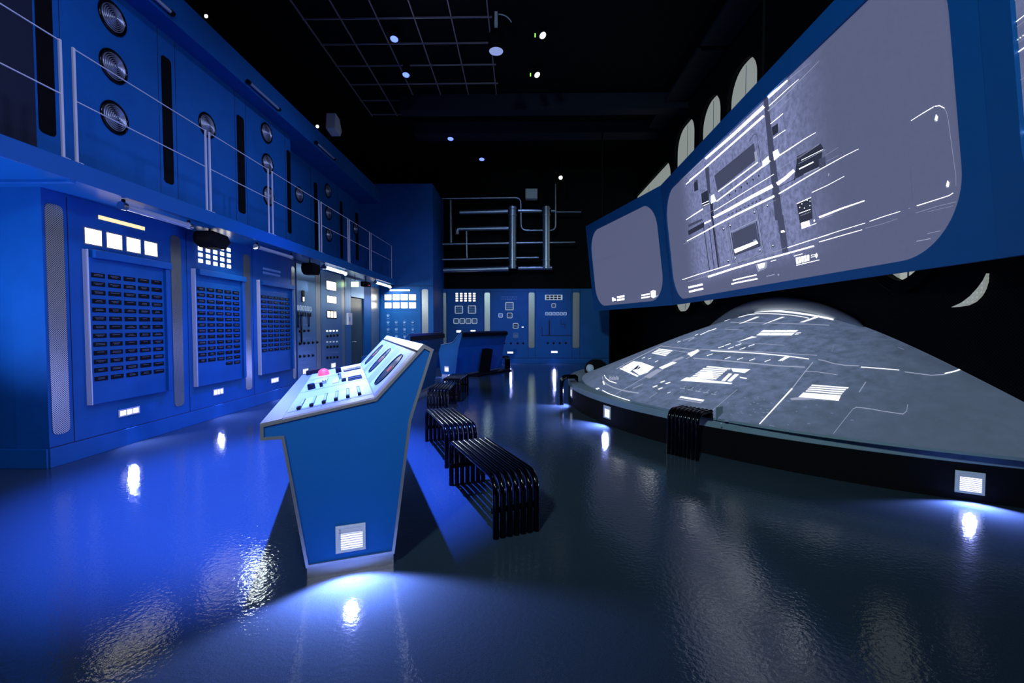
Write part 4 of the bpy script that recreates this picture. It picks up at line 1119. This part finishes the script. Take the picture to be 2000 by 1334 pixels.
def lumB(a, b):
    v_ = sm_(a, 1.5, 2.6) * (1 - sm_(a, 5.3, 6.3)) * (sm_(b, .25, .6)) 
    return .72 * v_ + .03
tC = scr(SC, LC, .25, LC - .22, .10, 2.49, .6, .62, 'right projection screen cut by picture edge, showing pale streaks', lambda a, b: .25, 'blue frame', 0)
tB = scr(SB, LB, .21, LB - .16, .10, 2.49, .62, .62, 'largest middle projection screen showing a lit riveted metal hull', lumB, 'blue frame', 0)
tA = scr(SA, LA, .28, LA - .22, .14, 2.50, .62, .62, 'smallest far left projection screen, plain grey with tiny lights at bottom', lambda a, b: .0, 'blue frame', 0)
class Pic:
    def __init__(s, F): s.F = Fr(F(0, 0, -.0275), F.u, F.v); s.F.w = F.w; s.m = {k: MB() for k in ('p_hi', 'p_mid', 'p_lo', 'p_dk')}; s.k = 0
    def poly(s, pts, m):
        s.k += 1
        s.m[m].poly([s.F(*on(x, y, s.F), {'p_dk': 0, 'p_lo': .0004, 'p_mid': .0008, 'p_hi': .0016}[m] + s.k * 1e-6) for x, y in pts])
    def line(s, pts, wd_, m, w2=None):
        n = len(pts)
        if m != 'p_dk': wd_ *= .72; w2 = w2 * .72 if w2 is not None else None
        for i, ((x0, y0), (x1, y1)) in enumerate(zip(pts, pts[1:])):
            l = math.hypot(x1 - x0, y1 - y0) or 1
            a = wd_ / 2 + ((w2 - wd_) / 2 * i / (n - 1) if w2 is not None else 0); b = wd_ / 2 + ((w2 - wd_) / 2 * (i + 1) / (n - 1) if w2 is not None else 0)
            ex, ey = -(y1 - y0) / l, (x1 - x0) / l
            s.poly([(x0 + ex * a, y0 + ey * a), (x1 + ex * b, y1 + ey * b), (x1 - ex * b, y1 - ey * b), (x0 - ex * a, y0 - ey * a)], m)
    def done(s, t): join_picture(s.m, t, 's_hi')
Z2 = lambda *P: [(1290 + x / 5.8, 370 + y / 5.8) for x, y in P]
Z1 = lambda *P: [(1440 + x / 4.302, 120 + y / 4.302) for x, y in P]
Z5 = lambda *P: [(1170 + x / 5.13, 160 + y / 5.13) for x, y in P]
Z3 = lambda *P: [(1600 + x / 4.765, 340 + y / 4.765) for x, y in P]
Z8 = lambda *P: [(1130 + x / 3.033, y / 3.033) for x, y in P]
B = Pic(SB)
# dark ducts and recesses
B.poly(Z1((218, 300), (255, 300), (385, 1334), (318, 1334)), 'p_lo'); B.poly([(1517, 420), (1530, 420), (1540, 492), (1528, 494)], 'p_lo'); B.line(Z1((232, 330), (300, 900), (350, 1334)), 2.4, 'p_dk'); B.line(Z1((300, 980), (335, 1100), (372, 1334)), 1.6, 'p_dk')
B.poly(Z5((1060, 860), (1100, 850), (1118, 1120), (1090, 1120)), 'p_lo'); B.poly(Z2((560, 150), (592, 140), (606, 330), (575, 330)), 'p_dk'); B.line(Z2((490, 430), (560, 950)), 1.4, 'p_dk'); B.line(Z2((548, 400), (612, 930)), 1.2, 'p_dk'); B.line(Z2((590, 330), (610, 520), (660, 890)), 3.0, 'p_dk'); B.line(Z2((615, 470), (680, 890)), 1.0, 'p_dk')
B.poly([(1396, 343), (1473, 280), (1477, 312), (1402, 372)], 'p_lo'); B.line([(1396, 343), (1473, 280)], 1.2, 'p_dk'); B.line([(1396, 343), (1402, 372)], 1.4, 'p_dk')
B.line([(1464, 275), (1472, 262), (1478, 262), (1486, 318)], .8, 'p_dk')
B.poly(Z2((460, 50), (545, 0), (550, 170), (475, 205)), 'p_dk'); B.line(Z2((470, 165), (545, 130)), 1.0, 'p_hi'); B.line(Z2((478, 190), (550, 158)), 1.0, 'p_hi')
B.poly(Z5((950, 1000), (985, 975), (995, 1080), (955, 1100)), 'p_dk'); B.line(Z5((935, 1020), (975, 990)), .8, 'p_mid')
B.poly(Z2((310, 470), (490, 370), (495, 425), (320, 520)), 'p_dk'); B.poly(Z2((310, 400), (470, 330), (480, 350), (320, 430)), 'p_lo')
# top double band
B.line(Z5((800, 1000), (1040, 775)), .6, 'p_mid', 3.0); B.line([(1378, 310), (1430, 265), (1492, 208)], 5.0, 'p_hi', 8.5); B.line([(1500, 190), (1520, 173), (1538, 157)], 8.0, 'p_hi', 3.0); B.line([(1538, 157), (1580, 124)], 1.6, 'p_mid', .4)
B.line([(1340, 360), (1380, 325), (1440, 272), (1492, 226)], 1.5, 'p_hi', 5.5); B.line([(1500, 217), (1530, 190), (1600, 119)], 3.2, 'p_mid', 1.0); B.line([(1502, 207), (1540, 172), (1560, 155)], 1.4, 'p_hi', .5); B.line([(1504, 228), (1545, 190)], .8, 'p_mid')
B.line(Z5((905, 985), (1050, 870)), 1.2, 'p_hi'); B.line(Z5((890, 960), (1045, 835)), .8, 'p_mid')
# ledge under the long recess
B.line([(1403, 374), (1440, 347), (1480, 317)], 1.6, 'p_hi', 2.2); B.poly([(1473, 297), (1478, 294), (1481, 317), (1476, 321)], 'p_mid')
B.line([(1400, 393), (1450, 355), (1504, 314)], 2.4, 'p_hi', 3.4); B.poly(Z2((572, 75), (605, 55), (630, 130), (575, 160)), 'p_hi'); B.poly(Z1((212, 840), (262, 795), (270, 850), (215, 890)), 'p_hi'); B.poly(Z1((300, 760), (340, 738), (358, 790), (312, 832)), 'p_hi')
B.line(Z1((355, 790), (480, 708), (560, 655), (660, 597)), 2.6, 'p_hi', .6)
for i in range(6):
    x, y = 1425 + i * 11.4, 381 - i * 7.4; B.poly([(x - 1.6, y - 1), (x, y - 3.2), (x + 1.8, y - 1), (x + .4, y + 3)], 'p_dk')
B.line([(1395, 412), (1450, 378), (1512, 340)], .9, 'p_hi'); B.line(Z1((330, 920), (520, 800), (690, 690)), .9, 'p_mid', .4)
# middle double band
B.line(Z2((600, 318), (760, 235), (1040, 80), (1270, -40)), 5.5, 'p_hi', 9.); B.line(Z1((335, 1030), (400, 985), (478, 915)), 9., 'p_hi', 8.)
B.line(Z2((300, 585), (480, 490), (620, 410), (900, 265), (1290, 75)), 1.2, 'p_hi', 5.); B.line(Z2((260, 620), (480, 520)), .8, 'p_mid'); B.line(Z1((350, 1112), (520, 1010), (700, 905), (900, 795), (1020, 735)), 2.6, 'p_hi', .6)
B.line(Z2((480, 300), (700, 185)), .8, 'p_mid'); B.line(Z2((290, 345), (380, 285), (480, 222)), .8, 'p_hi', 2.6)
for k in range(9): B.poly(Z2(*[(760 + 45 * k + dx, 290 - 22 * k + dy) for dx, dy in ((0, 0), (20, -10), (24, -2), (4, 8))]), 'p_dk')
B.line(Z2((500, 385), (570, 350)), 3.4, 'p_hi')
# rounded plates
def rr4(Q, m, wd_, cut=.12):
    P = []
    for i in range(4):
        p, q, r = Q[i - 1], Q[i], Q[(i + 1) % 4]
        P += [(q[0] + (p[0] - q[0]) * cut, q[1] + (p[1] - q[1]) * cut), (q[0] + (p[0] - q[0]) * cut * .3 + (r[0] - q[0]) * cut * .3, q[1] + (p[1] - q[1]) * cut * .3 + (r[1] - q[1]) * cut * .3), (q[0] + (r[0] - q[0]) * cut, q[1] + (r[1] - q[1]) * cut)]
    B.line(P + P[:1], wd_, m)
rr4(Z2((768, 370), (1085, 195), (1165, 715), (845, 840)), 'p_mid', 1.1); rr4(Z2((762, 372), (1090, 190), (1172, 718), (840, 850)), 'p_dk', .7)
B.poly(Z2((815, 495), (1075, 375), (1125, 640), (845, 745)), 'p_lo'); B.line(Z2((800, 480), (1090, 345)), 2.2, 'p_mid'); B.line(Z2((805, 490), (840, 745), (1130, 640), (1085, 360)), 1.6, 'p_dk')
B.poly(Z2((835, 680), (1090, 580), (1108, 610), (845, 722)), 'p_hi'); B.poly(Z2((1050, 572), (1085, 560), (1085, 578), (1052, 590)), 'p_mid')
B.line(Z2((640, 440), (700, 405), (735, 415), (740, 470), (800, 830), (780, 870), (690, 905)), 1.0, 'p_mid'); B.line(Z2((1310, 120), (1200, 165), (1170, 210), (1180, 300)), 1.0, 'p_mid'); B.line(Z2((1235, 600), (1250, 680), (1290, 710), (1380, 685)), 1.2, 'p_mid')
for x, y in ((1065, 265), (1128, 695), (848, 785), (790, 415), (715, 455), (768, 815), (1212, 190), (1275, 645)): B.poly(Z2((x - 10, y), (x, y - 16), (x + 10, y), (x, y + 16)), 'p_dk'); B.poly(Z2((x - 5, y - 8), (x, y - 16), (x + 5, y - 12), (x, y - 4)), 'p_hi')
B.poly(Z2((1365, 470), (1395, 460), (1412, 480), (1370, 492)), 'p_hi')
# lower band
B.line(Z2((540, 990), (800, 905), (1100, 815), (1400, 735), (1740, 640)), 4.6, 'p_hi', 3.4); B.line(Z2((250, 1022), (420, 965), (620, 905), (790, 850)), .8, 'p_hi', 2.0); B.line(Z2((310, 1045), (560, 970)), 1.0, 'p_mid'); B.line(Z2((790, 850), (1180, 735), (1430, 660)), .8, 'p_mid')
B.line(Z2((1440, 660), (1700, 575), (1914, 510)), 1.6, 'p_hi', 1.0); B.line(Z3((0, 590), (200, 525), (430, 455)), 1.2, 'p_hi', .8); B.line(Z3((0, 632), (200, 575), (400, 518)), 1.4, 'p_hi', 1.0)
B.line(Z3((470, 440), (600, 395), (755, 347)), .9, 'p_hi'); B.line(Z3((430, 505), (600, 460), (730, 415)), .8, 'p_mid'); B.line(Z3((910, 295), (1060, 248), (1210, 200), (1248, 175)), 1.6, 'p_hi', 1.0); B.line(Z3((830, 322), (850, 317)), 1.0, 'p_mid'); B.line(Z3((900, 362), (1100, 300), (1275, 258)), 1.0, 'p_mid'); B.line(Z3((1010, 352), (1250, 295)), .7, 'p_mid')
B.line(Z3((1005, 555), (1130, 528)), 1.2, 'p_mid'); B.line(Z3((905, 626), (1040, 600)), 2.0, 'p_mid')
# bottom lights
B.poly(Z2((316, 1102), (475, 1066), (480, 1084), (320, 1120)), 'p_hi'); B.poly(Z2((324, 1150), (482, 1114), (486, 1132), (328, 1168)), 'p_hi')
B.line(Z2((820, 1030), (950, 998), (1088, 968)), 2.6, 'p_hi'); B.line(Z2((805, 1072), (850, 1060), (1098, 1012)), 3.0, 'p_hi'); B.line(Z2((880, 1042), (1090, 995)), .8, 'p_mid')
B.poly(Z2((1075, 850), (1210, 818), (1200, 890), (1105, 935)), 'p_mid'); B.poly(Z2((1100, 850), (1185, 830), (1175, 880), (1120, 900)), 'p_hi')
B.line(Z2((1250, 815), (1310, 798)), 1.0, 'p_hi'); B.line(Z2((1200, 985), (1295, 962)), 2.2, 'p_mid'); B.poly(Z2((1325, 960), (1345, 955), (1345, 975), (1330, 978)), 'p_mid')
def label(Q, n, rows=1):
    (x0, y0), (x1, y1), (x2, y2), (x3, y3) = Q
    for i in range(n):
        a, b = (i + .1) / n, (i + .82) / n
        B.poly([(x0 + (x1 - x0) * a, y0 + (y1 - y0) * a), (x0 + (x1 - x0) * b, y0 + (y1 - y0) * b), (x3 + (x2 - x3) * b, y3 + (y2 - y3) * b), (x3 + (x2 - x3) * a, y3 + (y2 - y3) * a)], 'p_hi')
label(Z2((1530, 775), (1690, 738), (1692, 805), (1540, 845)), 5); B.line(Z2((1515, 755), (1610, 728)), 1.0, 'p_hi'); B.line(Z2((1540, 860), (1800, 798)), 1.2, 'p_hi'); B.poly(Z2((1750, 750), (1768, 718), (1782, 745), (1768, 780)), 'p_hi')
for i in range(6): B.poly(Z2(*[(1708 + 16 * (i % 3) + dx, 742 + 22 * (i // 3) - 4 * (i % 3) + dy) for dx, dy in ((0, 0), (7, -2), (7, 6), (0, 8))]), 'p_hi')
label(Z2((1590, 380), (1690, 350), (1698, 405), (1600, 440)), 4); B.line(Z2((1600, 445), (1765, 385)), 1.0, 'p_hi'); B.poly(Z2((1735, 355), (1745, 340), (1752, 352), (1744, 368)), 'p_hi')
# rack
B.poly(Z2((1545, 165), (1705, 95), (1725, 330), (1580, 385)), 'p_dk'); B.line(Z2((1545, 162), (1705, 92)), 1.4, 'p_hi'); B.line(Z2((1570, 272), (1700, 225)), 1.0, 'p_hi')
for i in range(7): B.poly(Z2(*[(1590 + 17 * i + dx, 292 - 7 * i + dy) for dx, dy in ((0, 0), (8, -3), (8, 8), (0, 11))]), 'p_mid')
for x, y in ((1600, 160), (1628, 208), (1660, 120), (1692, 130), (1575, 200), (1690, 180)): B.poly(Z2((x, y), (x + 7, y - 3), (x + 7, y + 6), (x, y + 9)), 'p_hi')
B.line(Z1((630, 1100), (760, 1040), (900, 965)), 1.2, 'p_hi', .6); B.line(Z1((628, 1105), (660, 1300)), .9, 'p_lo'); B.line(Z1((690, 1310), (880, 1235), (1070, 1170)), 5.0, 'p_hi', 2.0); B.line(Z1((690, 1330), (800, 1290)), 1.2, 'p_mid')
# hatch, machinery
B.line(Z1((280, 525), (385, 438)), 1.3, 'p_hi'); B.poly(Z1((290, 555), (340, 520), (345, 595), (298, 628)), 'p_dk'); B.line(Z1((305, 645), (405, 575)), 1.0, 'p_hi'); B.line(Z1((385, 440), (405, 575)), .8, 'p_lo')
B.poly(Z1((500, 800), (700, 690), (720, 720), (700, 880), (490, 985)), 'p_dk'); B.line(Z1((515, 860), (740, 740)), 1.2, 'p_mid'); B.line(Z1((520, 905), (640, 845)), 2.6, 'p_hi'); B.line(Z1((560, 950), (690, 890)), 3.0, 'p_mid'); B.line(Z1((510, 800), (480, 1000)), 2.0, 'p_dk'); B.poly(Z1((685, 820), (740, 800), (745, 885), (690, 910)), 'p_lo')
B.line(Z1((510, 815), (690, 695)), 1.0, 'p_mid'); B.line(Z1((540, 830), (720, 740)), .8, 'p_hi'); B.line(Z1((350, 1055), (490, 985)), 1.0, 'p_dk'); B.line(Z1((740, 790), (850, 720)), .7, 'p_mid'); B.line(Z1((750, 840), (850, 790)), .7, 'p_mid')
# big rounded plate at right
B.line(Z1((1462, 497), (1560, 435), (1650, 382)), .7, 'p_hi', 1.6); B.line(Z1((1650, 382), (1700, 372), (1740, 392), (1758, 425), (1772, 480), (1800, 690), (1838, 960), (1838, 1045)), 1.6, 'p_mid', .8); B.line(Z1((1660, 378), (1700, 371), (1742, 392)), 1.8, 'p_hi')
for x, y in ((1672, 470), (1768, 1025)): B.poly(Z1((x - 12, y + 20), (x, y - 25), (x + 14, y - 5), (x + 8, y + 30)), 'p_hi'); B.poly(Z1((x - 16, y + 22), (x, y + 30), (x + 8, y + 38), (x - 12, y + 36)), 'p_mid')
B.line(Z1((1455, 880), (1475, 1190)), .7, 'p_lo'); B.poly(Z1((762, 960), (768, 935), (776, 945), (770, 965)), 'p_mid')
B.done(tB)
A = Pic(SA)
ZQ = lambda *P: [(1130 + x / 4.2553, 360 + y / 4.2553) for x, y in P]
for k in range(2):
    A.poly(ZQ((320, 932 + 24 * k), (380, 922 + 24 * k), (382, 936 + 24 * k), (322, 946 + 24 * k)), 'p_hi'); A.poly(ZQ((522, 918 + 22 * k), (592, 906 + 22 * k), (593, 916 + 22 * k), (523, 928 + 22 * k)), 'p_hi')
A.poly(ZQ((278, 942), (290, 940), (292, 950), (306, 946), (307, 954), (280, 958)), 'p_hi'); A.poly(ZQ((280, 962), (310, 957), (311, 966), (282, 971)), 'p_hi')
A.poly(ZQ((600, 890), (620, 880), (640, 885), (640, 935), (622, 945), (604, 935)), 'p_hi'); A.poly(ZQ((640, 925), (665, 920), (655, 935), (642, 940)), 'p_mid')
A.line(ZQ((130, 650), (400, 560)), .5, 'p_lo')
A.done(tA)
Cc = Pic(SC)
ZR = lambda *P: [(1800 + x / 2.668, y / 2.668) for x, y in P]
Cc.line(ZR((330, 150), (420, 60), (490, 0)), 1.0, 'p_mid'); Cc.line(ZR((348, 238), (440, 155), (600, 30)), 1.4, 'p_hi'); Cc.line(ZR((355, 250), (600, 60)), .8, 'p_mid')
Cc.line(ZR((370, 378), (420, 330), (534, 250), (620, 190)), 2.0, 'p_hi', 3.0); Cc.line(ZR((362, 300), (534, 185)), .7, 'p_mid'); Cc.line(ZR((375, 320), (534, 200)), .7, 'p_mid')
for i in range(9): Cc.poly(ZR(*[(415 + 14 * i + dx, 272 - 11 * i + dy) for dx, dy in ((0, 0), (5, -3), (6, 2), (1, 5))]), 'p_hi')
Cc.line(ZR((430, 480), (534, 405), (620, 350)), 1.0, 'p_mid'); Cc.line(ZR((418, 560), (445, 760)), 1.0, 'p_mid'); Cc.line(ZR((450, 745), (534, 690), (620, 640)), 5.0, 'p_hi'); Cc.line(ZR((450, 765), (534, 715)), 1.0, 'p_mid')
Cc.line(ZR((470, 908), (534, 880), (620, 840)), 2.6, 'p_hi'); Cc.line(ZR((490, 945), (534, 930), (620, 900)), 5.0, 'p_hi'); Cc.line(ZR((505, 970), (534, 962), (620, 930)), 2.0, 'p_mid')
for x, y in ((388, 425), (450, 845)): Cc.poly(ZR((x - 8, y + 28), (x, y - 20), (x + 8, y), (x + 6, y + 30)), 'p_hi')
Cc.done(tC)
# rods that hang the screens from the ceiling
for F_, a, lb in ((SC, 1.0, 'thin black rod hanging the right screen, beyond the picture edge'), (SB, 1.2, 'thin black rod hanging the large screen near its right end'), (SB, 2.9, 'thin black rod hanging the large screen near its middle'), (SA, 3.4, 'thin black rod hanging the small far screen')):
    p = F_(a, TOP - .01, -.08)
    tag(MB().tube([p, (p.x, p.y, CEIL)], .02, 8).build('hanging_rod', 'black'), lb, 'rod')

# ------------------------------------------------------------------ ribbed wall frames with lit panels
def wall_frame(y0, y1, z0, z1, R, label):
    t = thing('ribbed_frame', label, 'wall frame', (XR, (y0 + y1) / 2, z0), 'ribbed black frames around lit panels on the right wall')
    P = rrect(-y1, -y0, z0, z1, R, 10)
    MB().prism([FRW(a, b, .002) for a, b in P], FRW.w * .012).build('lit_panel', 'litpanel', t)
    for x in (-(y0 + y1) / 2, ): MB().box(FRW, x - .012, x + .012, z0 + .05, z1 - .05, .014, .016).build('panel_seam', 'greybox', t)
    for k in range(4):
        e = .02 + k * .034
        q = rrect(-y1 - e, -y0 + e, z0 - e, z1 + e, R + e, 12)
        MB().tube([FRW(a, b, .10) for a, b in q], .024, 6, True).build('rib', 'black', t)
    e = .14
    inn = rrect(-y1, -y0, z0, z1, R, 12); o2 = rrect(-y1 - e, -y0 + e, z0 - e, z1 + e, R + e, 12); n = len(inn)
    vs = [FRW(a, b, c) for c in (.014, .10) for L_ in (inn, o2) for a, b in L_]
    fs = []
    for i in range(n):
        j = (i + 1) % n
        fs += [(2 * n + i, 2 * n + j, 3 * n + j, 3 * n + i), (i, j, 2 * n + j, 2 * n + i), (n + j, n + i, 3 * n + i, 3 * n + j)]
    MB().add(vs, fs).build('surround', 'black', t)
for y0, y1, z0, z1, lb in ((14.02, 19.4, 2.5, 6.6, 'wide ribbed black wall frame farthest back above the small screen'), (12.15, 13.7, 1.90, 7.1, 'ribbed black wall frame with lit panel, next to the wide far frame'),
    (10.60, 11.83, 2.0, 6.95, 'ribbed black wall frame with lit panel peeking over middle of the large screen'), (9.0, 10.28, 2.35, 6.9, 'ribbed black wall frame with fading lit panel nearest over the large screen'),
    (5.12, 6.0, 2.02, 4.6, 'ribbed black wall frame with perforated lit panel below the large screen')):
    wall_frame(y0, y1, z0, z1, .56, lb)

cp = [on(x, y, FRW) for x, y in ((1864, 600), (1878, 599), (1895, 596), (1909, 589), (1920, 578), (1928, 564), (1932, 550), (1933, 534), (1926, 548), (1915, 563), (1900, 579), (1884, 591))]
t = thing('crescent_panel', 'grey perforated crescent-shaped lit panel on black wall right of the dome', 'wall panel', FRW(*cp[0]))
MB().prism([FRW(a, b, .004) for a, b in cp[::-1]], FRW.w * .03).build('panel', 'litpanel', t)
# ------------------------------------------------------------------ pipework on the back wall
YP = 17.55
FPp = Fr((0, YP, 0), (1, 0, 0), (0, 0, 1))
pw = thing('pipework', 'metal pipework of crossing pipes on the black upper back wall', 'pipes', FPp(0, 3.5))
def pp(pts, r, name='pipe'):
    P = [FPp(*on(x, y, FPp), 0) for x, y in pts]
    Q = [P[0]]
    for i in range(1, len(P) - 1):
        a, b, c = P[i - 1], P[i], P[i + 1]; k = min(.22, (b - a).length * .45, (c - b).length * .45)
        s_, e_ = b + (a - b).normalized() * k, b + (c - b).normalized() * k
        for j in range(6): t_ = j / 5; Q.append(s_ * (1 - t_) ** 2 + b * 2 * t_ * (1 - t_) + e_ * t_ * t_)
    Q.append(P[-1])
    MB().tube(Q, r, 12).build(name, 'pipe', pw)
pp([(864, 388), (1017, 386), (1018, 450), (1085, 450), (1085, 360)], .035)
pp([(880, 391), (881, 474)], .05); pp([(898, 415), (992, 413)], .085); pp([(1012, 412), (1058, 412)], .07); pp([(1076, 412), (1084, 412)], .06); pp([(1084, 414), (1135, 414)], .035)
pp([(893, 458), (893, 447), (993, 446)], .075); pp([(911, 452), (912, 504)], .04); pp([(864, 477), (1123, 473)], .042); pp([(864, 507), (1052, 503)], .035); pp([(866, 528), (993, 525)], .09); pp([(1012, 524), (1078, 523)], .07)
for x in (1001, 1067):
    pp([(x, 404), (x, 525)], .15, 'thick_pipe')
    for y in (408, 421, 508, 520):
        a, b = on(x, y, FPp); MB().tube([FPp(a, b - .025), FPp(a, b + .025)], .175, 14).build('flange', 'pipe', pw)
    for y in (470,):
        a, b = on(x, y, FPp); MB().box(FPp, a - .03, a + .03, b - .03, b + .03, -.745, 0).build('wall_bracket', 'plate', pw)
a, b = on(1038, 377, FPp)
t = thing('wall_speaker', 'small square grey box above the pipework on back wall', 'box', FPp(a, b - .2, -.4))
MB().box(FPp, a - .23, a + .23, b - .19, b + .19, -.35, -.05).build('box', 'greybox', t, .02)
MB().box(FPp, a - .05, a + .05, b - .05, b + .05, -.745, -.35).build('bracket', 'plate', t)
# rounded black lumps at the far left of the platform
t = thing('floor_projector', 'dark rounded projector on the far left of the dome platform', 'projector', (1.62, 10.4, .42))
MB().lathe(Fr((1.75, 10.5, .42), (1, 0, 0), (0, 1, 0)), [(.26, 0), (.27, .1), (.22, .22), (.1, .30), (0, .31)], 20).build('housing', 'black', t)
MB().lathe(Fr((1.60, 10.30, .53), (.6, -.75, .2), (0, .3, 1)), [(.09, 0), (.09, .06), (.06, .08), (0, .08)], 16).build('lens', 'greybox', t)
